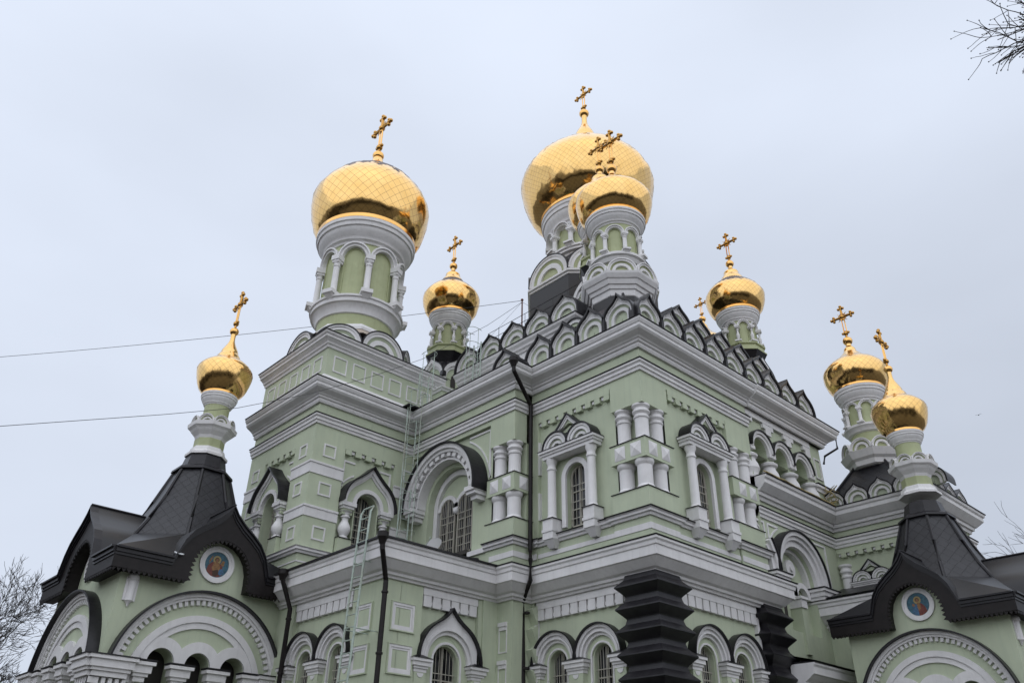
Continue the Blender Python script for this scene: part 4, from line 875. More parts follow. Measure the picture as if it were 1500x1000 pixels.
m = MB(MW); m.fbox(BY, 7.08 - .16, 7.08 + .16, -.45, .12, 7.30, 7.54); m.fbox(BY, 7.08 - .2, 7.08 + .2, -.45, .16, 7.54, 7.62); m.M(MG); m.fbox(BY, 6.95, 7.21, -.45, .08, 6, 7.30); m.obj('impost', CH)
spandrel(BY, 7.08, 8.10, 1.58, 5.75, 9.58, 0); spandrel(BY, 7.08, 8.10, 1.58, 9.2, 9.58, 0); spandrel(BY, 4.28, 8.10, 1.58, 5.6, 9.58, 0)
# ---------------------------------------------------------------- right wing
w = MB(MG); w.box(10.0, 13.2, -3.05, 1.5, 0, 10.6); w.obj('wing_wall', CH)
WFX = FX(10.0)
teeth(WFX, -2.6, .0, 9.34, .14, pitch=.30, hh=.24)
portal_window(WFX, -1.0, .66, 6.88, .06, False)
c = MB(MW); column(c, 9.98, -.12, 8.0, 9.1, .16, 'tuscan', 18); c.obj('column', CH)
for i in range(5): gable(FX(9.84), -.20 - .82 * i, 11.08, .81, .52, .6, st=.12)
for i in range(4): gable(FY(-3.2), 10.25 + .85 * i, 11.08, .84, .52, .5, st=.12)
m = MB(MW); m.box(9.9, 13.3, -3.15, 1.5, 10.6, 10.99); m.obj('parapet', CH)
m = MB(MK); m.box(10.1, 13.05, -2.95, 1.3, 10.98, 11.32); m.obj('roof', CH)
m = MB(MS); m.lathe(A8, [(2.35, 10.95), (1.6, 11.7), (.78, 12.62)], 4, pi / 4, False, uvs=True); m.M(MK)
for k in range(4):
    th = pi / 4 + k * pi / 2; m.tube([(A8[0] + r * cos(th), A8[1] + r * sin(th), z + .03) for r, z in ((2.35, 10.95), (1.6, 11.7), (.78, 12.62))], .05, 6)
m.obj('pyramid_roof', CH)
m = MB(MYE); rng = random.Random(5); p = Vector((9.75, -.1, 10.95))
for k in range(7):
    q = [p + Vector((rng.uniform(-.15, .25), rng.uniform(-.35, .1), .16 * i + rng.uniform(-.05, .05))) for i in range(6)]; m.tube(q, .014, 4)
m.obj('tangled_cable_bundle', CH)
# ---------------------------------------------------------------- low block and gallery behind the right porch
w = MB(MG); w.box(8.6, 12, -3.2, .4, 0, 6.95); w.box(5.5, 8.6, -.5, .35, 0, 5.2); w.obj('low_wall', CH)
cornice([(8.6, .4), (8.6, -3)], LCORN, 'lower_cornice', (.54, 7.66), side=1)
cornice([(5.4, -.5), (8.6, -.5)], [(0, 4.95), (.05, 4.95), (.08, 5.05), (.2, 5.12), (.3, 5.2), (.36, 5.22), (.36, 5.4), (.40, 5.45), (.40, 5.5), (-.3, 5.5), (-.3, 4.95)], 'gallery_cornice', (.40, 5.5), side=1)
m = MB(MW)
for i in range(20): m.box(5.6 + i * .15, 5.67 + i * .15, -.56, -.5, 4.78, 4.95)
m.obj('dentil_frieze', CH)
m = MB(MK); m.poly([(8.05, .4, 7.72), (8.05, -3, 7.72), (10.0, -3, 8.4), (10.0, .4, 8.4)]); m.obj('low_roof', CH); m = MB(MK); m.poly([(5.4, -.9, 5.56), (8.6, -.9, 5.56), (8.6, .4, 5.9), (5.4, .4, 5.9)]); m.obj('low_roof', CH)
# ---------------------------------------------------------------- porches
BLUE, HAL, RED, SKIN, BRN, GLD2 = mat('icon_blue', (.035, .12, .17), .5, var=.5, scale=14), flat('icon_halo', (.33, .24, .08), .4), mat('icon_red', (.17, .035, .022), .5, var=.5, scale=22), flat('icon_skin', (.24, .12, .06)), flat('icon_brown', (.06, .028, .015)), mat('icon_ochre', (.26, .13, .045), .5, var=.5, scale=25)
PBL = mat('icon_robe_blue', (.05, .13, .24), .5, var=.5, scale=22)
def porch(cx, cy, s, zf, gables, lab, tent_z, icon_kind):
    """square porch with ogee gables, lace fascia and tent roof; s scale, zf maps reference heights"""
    H = 2.45 * s; E = .40 * s
    P = MB(MG)
    P.box(cx - H + .8, cx + H - .8, cy - H + .8, cy + H - .8, 0, zf(7.3)); P = P.obj('porch', CH, lab)
    faces = {'-Y': (lambda u, n, z: (cx + u, cy - H - n, z)), '-X': (lambda u, n, z: (cx - H - n, cy - u, z)), '+Y': (lambda u, n, z: (cx - u, cy + H + n, z)), '+X': (lambda u, n, z: (cx + H + n, cy + u, z))}
    for key, F in faces.items():
        f = MB(MG); R = 2.30 * s; zc = zf(4.63)
        # wall with three arched openings
        ops = [(q * .98 * s, .34 * s, zf(3.2), zf(5.08)) for q in (-1, 0, 1)]
        wallpanel(f, F, -H, H, 0, zf(7.35), 0, ops, .5 * s)
        f.prism(F, [(.95 * s, zf(7.34)), (.86 * s, zf(7.9)), (.5 * s, zf(8.5)), (0, zf(8.85)), (-.5 * s, zf(8.5)), (-.86 * s, zf(7.9)), (-.95 * s, zf(7.34))], -.3 * s, -.002)
        f.M(MWD); f.fbox(F, -1.6 * s, 1.6 * s, -.72, -.66, zf(3.0), zf(5.7)); f.obj('porch_wall', P)  # dark sheet painted in as the shade of the room behind the openings
        if key not in gables: continue
        a = MB(MW)
        a.arch(F, 0, zc, R, R - .10 * s, 0, .16 * s, 8, 172, 48); a.arch(F, 0, zc, R - .10 * s, R - .17 * s, 0, .11 * s, 8, 172, 48)
        nn = 37
        for i in range(nn):
            t = 10 + i * 160 / (nn - 1); a.arch(F, 0, zc, R - .165 * s, R - .30 * s, 0, .075 * s, t - 1.25, t + 1.25, 2)
        a.arch(F, 0, zc - .1 * s, 1.83 * s, 1.66 * s, 0, .09 * s, 0, 180, 40); a.arch(F, 0, zc - .1 * s, 1.66 * s, 1.50 * s, 0, .05 * s, 0, 180, 40)
        for q in (-1, 0, 1): a.arch(F, q * .98 * s, zf(5.08), .62 * s, .35 * s, 0, (.07 + .001 * q) * s, 0, 180, 24, leg=.1 * s)
        a.M(MK); a.arch(F, 0, zc, R + .05 * s, R + .002, 0, .30 * s, 8, 172, 48); a.obj('porch_archivolt', P)
        # imposts and dwarf columns
        m = MB(MW)
        for u, w_ in ((-2.2, .42), (2.2, .42), (-.49, .16), (.49, .16), (-1.46, .14), (1.46, .14)):
            big = w_ > .3; tz = 5.04 if big else 5.02
            for e, z0, z1 in ((.0, tz - .46, tz - .34), (.05, tz - .34, tz - .26), (.10, tz - .26, tz - .08), (.16, tz - .08, tz)): m.fbox(F, (u - w_ - e) * s, (u + w_ + e) * s, -.02, (.12 + e + (.14 if big else .06)) * s, zf(z0), zf(z1))
        for q in (-1, 1):
            for i in range(6): a0 = q * 2.2 - .45 + i * .16; m.fbox(F, a0 * s, (a0 + .09) * s, 0, .2 * s, zf(4.42), zf(4.56))
        m.M(MK)
        for u, w_ in ((-2.2, .42), (2.2, .42), (-.49, .16), (.49, .16), (-1.46, .14), (1.46, .14)): m.fbox(F, (u - w_ - .18) * s, (u + w_ + .18) * s, -.02, (.12 + .18 + (.14 if w_ > .3 else .06)) * s, zf(5.04), zf(5.07))
        m.obj('porch_impost', P)
        # corner half column ornament under the eave
        m = MB(MW)
        for q in (() if key == '-X' else (-1,)):
            u = q * 2.12 * s; F_ = F
            m.hexa([F_(u - .16 * s, -.02, zf(6.42)), F_(u + .16 * s, -.02, zf(6.42)), F_(u + .16 * s, .03, zf(6.42)), F_(u - .16 * s, .03, zf(6.42)), F_(u - .16 * s, -.02, zf(7.0)), F_(u + .16 * s, -.02, zf(7.0)), F_(u + .16 * s, .03, zf(7.0)), F_(u - .16 * s, .03, zf(7.0))])
            x, y, _ = F_(u, .03, 0); m.lathe((x, y), [(.02, zf(6.28)), (.05 * s, zf(6.36)), (.11 * s, zf(6.42)), (.10 * s, zf(6.48)), (.10 * s, zf(6.92)), (.14 * s, zf(6.96)), (.14 * s, zf(7.04)), (.08 * s, zf(7.10)), (.01, zf(7.2))], 16)
        if m.f: m.obj('corner_baluster', P)
        # ogee fascia: outer curve, inner arch, lace edge
        def outer(t):  # eave - ogee - eave
            pts = [(-(H + E) / s, 7.57), (-1.36, 7.57), (-1.30, 7.75), (-1.18, 8.08), (-.98, 8.38), (-.70, 8.62), (-.40, 8.84), (-.15, 9.08), (0, 9.30)]
            return pts
        o1 = outer(0); O = [(u * s, zf(z)) for u, z in o1] + [(-u * s, zf(z)) for u, z in o1[-2::-1]]
        i1 = [(-(H + E) / s, 7.10), (-.86, 7.10), (-.865, 7.35), (-.85, 7.60), (-.76, 7.88), (-.60, 8.10), (-.40, 8.25), (-.18, 8.33), (0, 8.36)]
        I = [(u * s, zf(z)) for u, z in i1] + [(-u * s, zf(z)) for u, z in i1[-2::-1]]
        f = MB(MKB); n1 = E
        f.band(F, O, I, n1 - .06 * s, n1 - .01 * s)
        # inner soffit band behind the fascia
        f.band(F, [(u, z + .015) for u, z in I], I, -.0, n1 - .062 * s)
        # lace: triangular teeth along the inner edge
        L_ = [0]
        for i in range(1, len(I)): L_.append(L_[-1] + sqrt((I[i][0] - I[i - 1][0]) ** 2 + (I[i][1] - I[i - 1][1]) ** 2))
        tot = L_[-1]; kt = int(tot / (.13 * s)); cen = zf(7.6)
        def at(t):
            for i in range(1, len(L_)):
                if t <= L_[i] + 1e-9: q = (t - L_[i - 1]) / max(L_[i] - L_[i - 1], 1e-6); return (I[i - 1][0] + (I[i][0] - I[i - 1][0]) * q, I[i - 1][1] + (I[i][1] - I[i - 1][1]) * q)
            return I[-1]
        for k in range(kt):
            a_, b_ = at(tot * k / kt), at(tot * (k + 1) / kt); du, dz = b_[0] - a_[0], b_[1] - a_[1]; l = sqrt(du * du + dz * dz) + 1e-9
            tip = ((a_[0] + b_[0]) / 2 + dz / l * .10 * s, (a_[1] + b_[1]) / 2 - du / l * .10 * s)
            f.prism(F, [a_, b_, tip], n1 - .05 * s, n1 - .02 * s)
        f.M(MK)
        f.band(F, scale_curve(O, 0, zf(7.57), 1, 1.0), [(u, z - .10 * s) for u, z in O], n1 - .08 * s, n1 + .06 * s)
        f.band(F, [(u, z + .05 * s) for u, z in O], [(u, z + .001) for u, z in O], n1 - .10 * s, n1 + .12 * s)
        f.band(F, [(u, z - .10 * s) for u, z in O], [(u, z - .17 * s) for u, z in O], n1 - .06 * s, n1 + .02 * s)
        f.obj('lace_fascia', P)
        # soffit and barrel roof running back to the tent
        r = MB(MSE); G = [(u * 1.0, z + .045 * s) for u, z in O[1:-1]]
        r.band(F, G, [(u * .96, z - .05 * s) for u, z in G], -1.35 * s, n1 + .05 * s); r.M(MK)
        r.tube([F(0, n1 + .1 * s, zf(9.36)), F(0, -1.3 * s, zf(9.36))], .035 * s, 6)
        r.fbox(F, -(H + E) * .99, -1.3 * s, -.02, n1 - .07 * s, zf(7.34), zf(7.36)); r.fbox(F, 1.3 * s, (H + E) * .99, -.02, n1 - .07 * s, zf(7.34), zf(7.36)); r.obj('porch_barrel_roof', P)
        # icon medallion
        ic = MB(MW); zi = zf(7.76); C_ = lambda r_, a_, b_: [(r_ * s * cos(2 * pi * i / 32), zi + r_ * s * sin(2 * pi * i / 32)) for i in range(33)]
        ic.band(F, C_(.50, 0, 0), C_(.43, 0, 0), -.01, .06 * s); ic.band(F, C_(.43, 0, 0), C_(.35, 0, 0), -.01, .04 * s)
        ic.M(BLUE); ic.prism(F, C_(.35, 0, 0)[:-1], .0, .010 * s)
        def blob(m_, pts, n_): ic.M(m_); ic.prism(F, [(u * s, zi + v * s) for u, v in pts], .009 * s, n_ * s)
        cir = lambda a, b, r_, k=16: [(a + r_ * cos(2 * pi * i / k), b + r_ * sin(2 * pi * i / k)) for i in range(k)]
        blob(HAL, cir(-.01, .13, .115, 20), .014)
        if icon_kind == 0:
            blob(RED, [(-.27, -.21), (-.24, -.05), (-.15, .05), (-.07, .07), (.05, .07), (.15, .0), (.2, -.1), (.2, -.26), (.08, -.33), (-.12, -.32)], .013)
            blob(GLD2, [(-.08, .07), (.07, .06), (.12, -.08), (.07, -.2), (-.06, -.22), (-.13, -.1)], .016)
            blob(BRN, [(-.09, -.18), (.05, -.12), (.12, -.22), (.02, -.32), (-.07, -.30)], .018); blob(PBL, [(.09, -.12), (.18, -.08), (.24, -.18), (.15, -.28), (.08, -.24)], .019)
            blob(GLD2, [(-.22, .0), (-.17, .10), (-.13, .22), (-.16, .23), (-.23, .08)], .012); blob(GLD2, [(.10, .03), (.16, .14), (.22, .13), (.2, -.02)], .012)
        else:
            blob(RED, [(-.10, .02), (.02, .06), (.12, .0), (.2, -.1), (.24, -.24), (.06, -.34), (-.02, -.34), (-.04, -.1)], .013)
            blob(PBL, [(-.14, -.02), (-.05, .03), (-.02, -.1), (-.04, -.33), (-.18, -.30), (-.22, -.18)], .014); blob(GLD2, [(-.03, .05), (.05, .04), (.07, -.12), (.0, -.2), (-.04, -.1)], .016)
            blob(SKIN, [(-.20, -.02), (-.13, -.06), (-.1, -.0), (-.16, .05)], .017)
        blob(BRN, cir(-.01, .135, .062), .018); blob(SKIN, [(-.05, .12), (-.035, .17), (.02, .17), (.035, .12), (.015, .065), (-.03, .065)], .021)
        ic.obj('icon_medallion', P, 'round painted icon of a haloed figure in red and blue' if icon_kind else 'round painted icon of a haloed figure in red')
    # hip skirt roof and tent
    r = MB(MSE); a, b = H + E + .02, 1.95 * s; zt = tent_z
    z0, z1 = zf(7.62), zf(8.62)
    q0 = [(-a, -a), (a, -a), (a, a), (-a, a)]
    O8 = [(b * cos(OR + i * pi / 4), b * sin(OR + i * pi / 4)) for i in range(8)]
    V0 = [r.vert((cx + x, cy + y, z0)) for x, y in q0]; V8 = [r.vert((cx + x, cy + y, z1)) for x, y in O8]
    # O8 order starts at 22.5deg; corners: (a,a)=2 between O8[0],O8[1]; (-a,a)=3 between 2,3; (-a,-a)=0 between 4,5; (a,-a)=1 between 6,7
    cor = {0: 2, 2: 3, 4: 0, 6: 1}
    for i in range(8):
        j = (i + 1) % 8
        if i in cor: r.face((V0[cor[i]], V8[i], V8[j]), ((0, 0), (1, 1), (0, 1)))
        else:
            c0, c1 = cor[i - 1], cor[(i + 1) % 8]; side = {1: '+Y', 3: '-X', 5: '-Y', 7: '+X'}[i]
            if side not in gables: r.face((V0[c0], V0[c1], V8[j], V8[i]), ((0, 0), (2, 0), (1.5, 1), (.5, 1))); continue
            A0, A1 = Vector(r.v[V0[c0]]), Vector(r.v[V0[c1]]); g_ = 1.30 * s; t_ = (a - g_) / (2 * a)
            r.face((V0[c0], r.vert(A0 + (A1 - A0) * t_), V8[i]), ((0, 0), (1, 0), (.5, 1))); r.face((V0[c1], r.vert(A1 + (A0 - A1) * t_), V8[j]), ((0, 0), (1, 0), (.5, 1)))
    r.obj('porch_skirt_roof', P)
    t = MB(MS); prof = [(2.02 * s, zf(8.50)), (1.62 * s, zf(9.15)), (1.22 * s, zf(9.98)), (.84 * s, zf(11.0))]
    t.lathe((cx, cy), prof, 8, OR, False, uvs=True); t.M(MK)
    t.lathe((cx, cy), [(.86 * s, zf(10.98)), (.94 * s, zf(11.0)), (.92 * s, zf(11.08)), (.80 * s, zf(11.16)), (.70 * s, zf(11.20)), (.60 * s, zf(11.62)), (.1, zf(11.66))], 8, OR, False)
    for k in range(8):
        th = OR + k * pi / 4; t.tube([(cx + q * cos(th), cy + q * sin(th), z + .02) for q, z in prof], .055 * s, 6)
    t.obj('tent_roof', P)
    return P
zl = lambda z: z
porch(-6.5, 12.55 - .0, 1.0, zl, ('-Y', '-X'), 'left porch with tent roof and black lace fascia', 11.64, 0)
S2 = .83; zr = lambda z: max(0.0, 8.06 - S2 * (9.30 - z)) if z > 0 else 0
porch(8.63, -3.43, S2, zr, ('-Y', '-X'), 'right porch with tent roof and black lace fascia', 10.3, 1)
m = MB(MSN); m.prism(lambda u, n, z: (u, z, 7.80 + n * .02 + (z - 9.9) * .55), [(-8.8, 9.9), (-8.2, 9.95), (-8.1, 10.1), (-8.7, 10.05)], 0, 1); m.prism(lambda u, n, z: (u, z, 7.80 + n * .02 + (z - 9.9) * .55), [(-7.95, 9.75), (-7.7, 9.72), (-7.65, 9.95), (-7.9, 9.95)], 0, 1)
# ---------------------------------------------------------------- downpipes
def downpipe(pts, r=.065, hop=True):
    m = MB(MKB); m.tube(pts, r, 10)
    x, y, z = pts[0]
    if hop: m.lathe((x, y), [(r * 1.1, z - .14), (.11, z - .02), (.14, z + .02), (.14, z + .15), (.12, z + .16)], 14)
    zz = pts[-2][2] - .3
    while hop and zz > .5: m.lathe((pts[-1][0], pts[-1][1]), [(r * 1.15, zz), (r * 1.3, zz + .01), (r * 1.3, zz + .05), (r * 1.15, zz + .06)], 10); zz -= 1.4
    m.obj('downpipe', CH)
downpipe([(-1.24, 3.78, 13.78), (-1.22, 3.78, 13.5), (-.24, 4.04, 12.75), (-.24, 4.04, 8.25), (-.62, 3.64, 7.85), (-.62, 3.64, 7.3), (-.28, 4.30, 6.85), (-.28, 4.12, .1)])
downpipe([(-5.0, 4.28, 7.60), (-4.98, 4.28, 7.35), (-4.56, 4.62, 6.72), (-4.56, 4.62, .1)])
downpipe([(-5.05, 8.95, 7.55), (-5.0, 8.95, 7.35), (-4.62, 9.05, 6.72), (-4.62, 9.05, .1)])
downpipe([(10.45, -.45, 13.7), (10.55, -.4, 13.3), (10.2, -.05, 13.0), (10.12, .0, 12.7)], .04, False)
downpipe([(8.2, -.95, 5.45), (8.2, -.9, 5.1), (8.4, -.6, 4.6), (8.4, -.6, .1)], .06)
# ---------------------------------------------------------------- ladders, railings
def ladder(a, b, wv, rungs, r=.022, ext=None):
    A, B, Wv = Vector(a), Vector(b), Vector(wv); m = MB(ML)
    for q in (-1, 1): m.tube([A + Wv * q, B + Wv * q], r, 6)
    for i in range(rungs): p = A + (B - A) * ((i + .5) / rungs); m.tube([p - Wv, p + Wv], r * .6, 5)
    return m
m = ladder((-5.08, 5.45, .2), (-4.98, 5.18, 8.45), (0, .21, 0), 28, .028); m.tube([(-4.98, 5.39, 8.44), (-4.9, 5.39, 8.60), (-4.9, 4.97, 8.60), (-4.98, 4.97, 8.44)], .024, 6)
for z in (5.6, 7.2): m.tube([(-5.03, 5.4, z), (-4.4, 5.4, z)], .015, 5); m.tube([(-5.03, 5.0, z), (-4.4, 5.0, z)], .015, 5)
m.obj('ladder', CH, 'pale green steel ladder up to the terrace roof')
def caged(x, y, z0, z1, ax_, out_, name, lab, r=.34, hw=.2, zc=None):
    A = Vector(ax_); O = Vector(out_); P = Vector((x, y, 0)); m = MB(ML)
    for q in (-1, 1): m.tube([P + A * q * hw + Vector((0, 0, z0)), P + A * q * hw + Vector((0, 0, z1))], .024, 6)
    k = int((z1 - z0) / .3)
    for i in range(k): zz = z0 + (i + .5) * (z1 - z0) / k; m.tube([P - A * hw + Vector((0, 0, zz)), P + A * hw + Vector((0, 0, zz))], .012, 5)
    z = (zc or z0 + 1.2); hoops = []
    while z < z1 + .9:
        m.tube([P + A * (hw * 1.0 * cos(t) * (1 + .7 * sin(t))) + O * (r * 2 * sin(t)) + Vector((0, 0, z)) for t in [pi * i / 10 for i in range(11)]], .011, 5); z += .62
    zt = z - .62
    for t in (.35, pi / 2, pi - .35): p = P + A * (hw * cos(t) * (1 + .7 * sin(t))) + O * (r * 2 * sin(t)); m.tube([p + Vector((0, 0, zc or z0 + 1.2)), p + Vector((0, 0, zt))], .011, 5)
    return m.obj(name, CH, lab)
caged(-1.28, 8.78, 8.3, 13.95, (1, 0, 0), (0, -1, 0), 'caged_ladder', 'caged steel ladder in the corner beside the bell tower', .26, .2, 8.9)
caged(-.78, 8.95, 13.9, 15.5, (1, 0, 0), (0, -1, 0), 'caged_ladder', 'short caged ladder from the cornice to the attic', .26, .2, 14.4)
m = MB(MK); m.box(-1.6, -.5, 8.6, 9.1, 13.92, 13.97); m.obj('ladder_platform', CH)
caged(.75, 7.9, 13.95, 17.0, (0, 1, 0), (-1, 0, 0), 'caged_ladder', 'caged ladder rising to the upper roof', .26, .2, 15.0)
m = MB(MK)
for (a, b, fx) in ((3.4, 9.3, 'X'), (3.2, 10.0, 'Y')):
    pt = (lambda t, z: (2.45, t, z)) if fx == 'X' else (lambda t, z: (t, 3.55, z))
    for z in (18.1, 18.42, 18.75): m.tube([pt(a, z), pt(b, z)], .014, 4)
    t = a
    while t < b: m.tube([pt(t, 17.8), pt(t, 18.75)], .014, 4); t += .75
m.obj('roof_railing', CH)
# ---------------------------------------------------------------- satellite dish, mast, cables, bird
m = MB(flat('dish_grey', (.42, .42, .42), .5)); R_ = Euler((0, radians(62), radians(205))).to_matrix(); c0 = Vector((-.92, 7.55, 8.98)); rg = []
for k in range(7):
    r = .27 * k / 6 + .001; rg.append([m.vert(c0 + R_ @ Vector((r * cos(2 * pi * i / 20), r * sin(2 * pi * i / 20), .9 * r * r))) for i in range(20)])
m.smooth = True
for k in range(6):
    for i in range(20): m.face((rg[k][i], rg[k][(i + 1) % 20], rg[k + 1][(i + 1) % 20], rg[k + 1][i]))
dish = m.obj('dish', None, recalc=False)
T = thing('satellite_dish', 'small grey satellite dish below the great arched window', 'satellite dish', loc=(-.9, 7.55, 8.4))
for o in (dish,): o.parent = T; o.matrix_parent_inverse = Matrix.Translation((.9, -7.55, -8.4))
m = MB(ML); m.tube([(-.9, 7.55, 8.3), (-.9, 7.55, 8.98), tuple(c0)], .018, 6); m.tube([tuple(c0 + R_ @ Vector((0, -.26, .05))), tuple(c0 + R_ @ Vector((0, 0, .32)))], .01, 5); m.ball(tuple(c0 + R_ @ Vector((0, 0, .33))), .03, 8)
o = m.obj('dish_arm', T); o.matrix_parent_inverse = Matrix.Translation((.9, -7.55, -8.4))
T = thing('antenna_mast', 'thin rusty antenna mast on the upper roof, held by guy wires', 'mast', loc=(3, 7.9, 18.0)); inv = Matrix.Translation((-3, -7.9, -18.0))
m = MB(MRU); m.tube([(3, 7.9, 17.6), (3, 7.9, 19.98)], .03, 6); m.ball((3, 7.9, 20.0), .06, 8); o = m.obj('mast_pole', T); o.matrix_parent_inverse = inv
for p in ((2.6, 10.5, 18.2), (4.6, 6.6, 18.6)):
    m = MB(MCB); m.tube([(3, 7.9, 19.9), p], .006, 4); o = m.obj('guy_wire', T); o.matrix_parent_inverse = inv
def cable(pts, lab, r=.010):
    m = MB(MCB); m.tube(pts, r, 5); tag(m.obj('overhead_cable'), lab, 'cable', 'overhead cables to the roof mast')
a, b = Vector((3, 7.9, 19.97)), Vector((-15.2, 28.2, 17.8)) 
cable([a + (b - a) * t * 1.4 + Vector((0, 0, -3.2 * t * 1.4 * (1 - t * 1.4) * .35)) for t in [i / 24 for i in range(25)]], 'upper thin black cable running behind the bell tower to the roof mast')
pts = [(3, 7.9, 19.9), (1.3, 8, 18.1), (-1.6, 8, 15.45), (-3.5, 8, 14.05), (-5.6, 8, 12.65), (-7.7, 8, 11.45), (-9.6, 8, 10.6), (-13, 8, 9.15), (-17, 8, 7.7), (-24, 8, 5.8)]
cable(pts, 'lower thin black cable crossing in front of the bell tower attic', .008)
m = MB(flat('feathers', (.03, .03, .035))); bx_, by_, bz_ = 26.8, -.8, 20.0; m.ball((bx_, by_, bz_), .05, 8, .04)
m.tube([(bx_ - .12, by_ + .0, bz_ - .02), (bx_, by_, bz_), (bx_ + .11, by_ + .02, bz_ + .01)], .045, 6, .01)
for q in (-1, 1): m.poly([(bx_ - .03, by_, bz_ + .02), (bx_ + .06, by_, bz_ + .02), (bx_ + .03, by_ + q * .16, bz_ + .09), (bx_ - .02, by_ + q * .20, bz_ + .10)]); m.poly([(bx_ + .03, by_ + q * .16, bz_ + .09), (bx_ - .02, by_ + q * .20, bz_ + .10), (bx_ - .05, by_ + q * .33, bz_ + .04)])
ob_ = m.obj('bird', recalc=False); ob_.scale = (.5, .5, .5); ob_.location = (bx_ * .5, by_ * .5, bz_ * .5)
tag(ob_, 'tiny dark bird in flight right of the gold domes', 'bird')
# ---------------------------------------------------------------- bare trees
def tree(name, lab, base, h, seed, spread=.55, levels=6, r0=.16, lean=(0, 0), group=None, droop=0):
    rng = random.Random(seed); T = thing(name, lab, 'tree', group, base); tr = MB(MTR); br = MB(MTR)
    def grow(p, d, l, r, lv, mb):
        pts = [p]; q = p
        for k in range(3):
            d = (d + Vector((rng.gauss(0, .11), rng.gauss(0, .11), rng.gauss(.02, .07) - droop * (lv > 2)))).normalized(); q = q + d * l / 3; pts.append(q)
        mb.tube(pts, r, 7 if lv < 2 else 3, r * .62)
        if lv >= levels: return
        n = 2 if lv == 0 else rng.choice((2, 3, 3))
        for i in range(n + (1 if lv < 3 else 0)):
            a = rng.uniform(0, 2 * pi); s_ = rng.uniform(.35, .9) * spread * 1.5; u = d.cross(Vector((.3, .2, 1))).normalized(); v = d.cross(u)
            nd = (d + (u * cos(a) + v * sin(a)) * s_).normalized(); st = pts[rng.choice((1, 2, 3, 3))] if lv > 0 else pts[rng.choice((2, 3))]
            grow(st, nd, l * rng.uniform(.62, .85), max(r * .58, .010), lv + 1, br)
    grow(Vector((0, 0, 0)), Vector((*lean, 1)).normalized(), h * .34, r0, 0, tr)
    tr.obj('trunk', T, recalc=False); br.obj('crown', T, recalc=False)
    return T
tree('bare_tree', 'leafless tree at the left edge, nearer of the two', (-9.9, 16.2, 0), 7.2, 11, .55, 7, .16, group='bare trees round the church')
tree('bare_tree', 'leafless tree at the left edge, lower and farther behind the porch', (-6.6, 28.5, 0), 9.6, 5, .6, 8, .17, group='bare trees round the church')
tree('bare_tree', 'leafless tree rising at the right edge beside the right porch', (26.2, -3.3, 0), 14.8, 8, .5, 7, .22, group='bare trees round the church')
# tree overhanging from the upper right, close to the viewer
T = tree('bare_tree', 'leafless tree whose budded twigs hang into the top right corner', (-4.0, -18.8, 0), 11.0, 31, .6, 6, .19, (-.05, .1), group='bare trees round the church')
rng = random.Random(21); inv = Matrix.Translation((4.0, 18.8, 0)); br = MB(MTR)
def twig(p, d, l, r, lv):
    pts = [p]; q = p; n = 5
    for k in range(n): d = (d + Vector((rng.gauss(0, .10), rng.gauss(0, .10), rng.gauss(-.01, .10)))).normalized(); q = q + d * l / n; pts.append(q)
    br.tube(pts, r, 4, r * .6)
    if lv >= 3: br.ball(tuple(q), r * 1.6, 6); return
    for i in range(rng.choice((4, 5, 6))):
        s0 = pts[rng.randint(1, n)]; nd = (d + Vector((rng.gauss(0, .55), rng.gauss(0, .55), rng.gauss(0, .5)))).normalized(); twig(s0, nd, l * rng.uniform(.35, .6), max(r * .66, .0045), lv + 1)
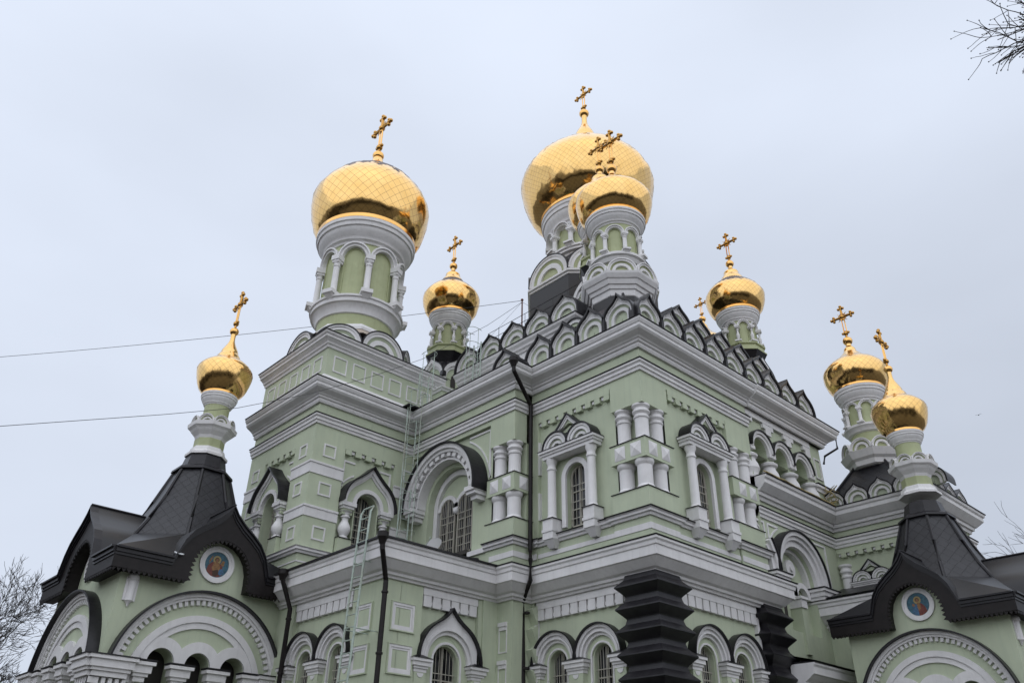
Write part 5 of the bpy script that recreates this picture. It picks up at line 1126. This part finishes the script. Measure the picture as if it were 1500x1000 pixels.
for i in range(4):
    a, b = Vector((-4.2, -18.3, 3.6 + .5 * i)), Vector((-7.88, -12.10 + .1 * i, 8.72 + .15 * i)); mid = (a + b) / 2 + Vector((.2, 0, .7))
    br.tube([a, mid, b], .05, 6, .018)
    for k in range(5):
        st = mid + (b - mid) * (.68 + .08 * k); twig(st, Vector((-.5 + rng.uniform(-.3, .2), .65 + rng.uniform(-.3, .3), rng.uniform(-.45, .2))).normalized(), rng.uniform(.6, .95), .010, 1)
o = br.obj('overhanging_limb', T, recalc=False); o.matrix_parent_inverse = inv
# snow scraps
for (x, y, z, a, b) in ((-8.6, 9.85, 7.70, .16, .04), (-7.72, 9.72, 7.74, .16, .12), (-4.9, 10.1, 7.8, .35, .06)):
    m = MB(MSN); rg = random.Random(int(x * 100)); pts = [(a * cos(t * pi / 5) * rg.uniform(.7, 1.1), b * sin(t * pi / 5) * rg.uniform(.7, 1.1)) for t in range(10)]
    m.prism(lambda u, n, v: (x + u, y + v, z + n + v * .4), pts, 0, .025)
    tag(m.obj('snow_patch'), {(-8.6): 'thin strip of snow along the eave of the left porch roof', (-7.72): 'small white lump of snow below the ogee gable of the left porch', (-4.9): 'snow scrap in the gutter between left porch and terrace'}[x], 'snow')

# ---------------------------------------------------------------- unseen wood added behind the viewer for the gold to reflect
rng = random.Random(77); m = MB(mat('added_wood_twigs', (.05, .042, .036), .95, var=.4, scale=.4))
for i in range(150):
    a = radians(150 + 215 * i / 150 + rng.uniform(-2, 2)); dd = rng.uniform(42, 62); x, y = -15.9 + dd * sin(a), -12 + dd * cos(a); hh = rng.uniform(9, 17); r = rng.uniform(2.4, 4.2)
    m.tube([(x, y, 0), (x, y, hh * .5)], .25, 5)
    for k in range(14):
        q = Vector((x + rng.gauss(0, r * .5), y + rng.gauss(0, r * .5), hh * .62 + rng.gauss(0, hh * .17))); e = rng.uniform(.7, 1.7)
        m.lathe((q.x, q.y), [(.05, q.z - e), (e * rng.uniform(.6, 1), q.z - e * .4), (e * rng.uniform(.7, 1), q.z + e * .3), (.05, q.z + e * 1.2)], 6, rng.uniform(0, 3), False)
o = m.obj('added_reflection_wood', recalc=False); o['kind'] = 'stuff'; tag(o, 'unseen leafless wood added behind the viewer for the gold domes to reflect', 'wood')
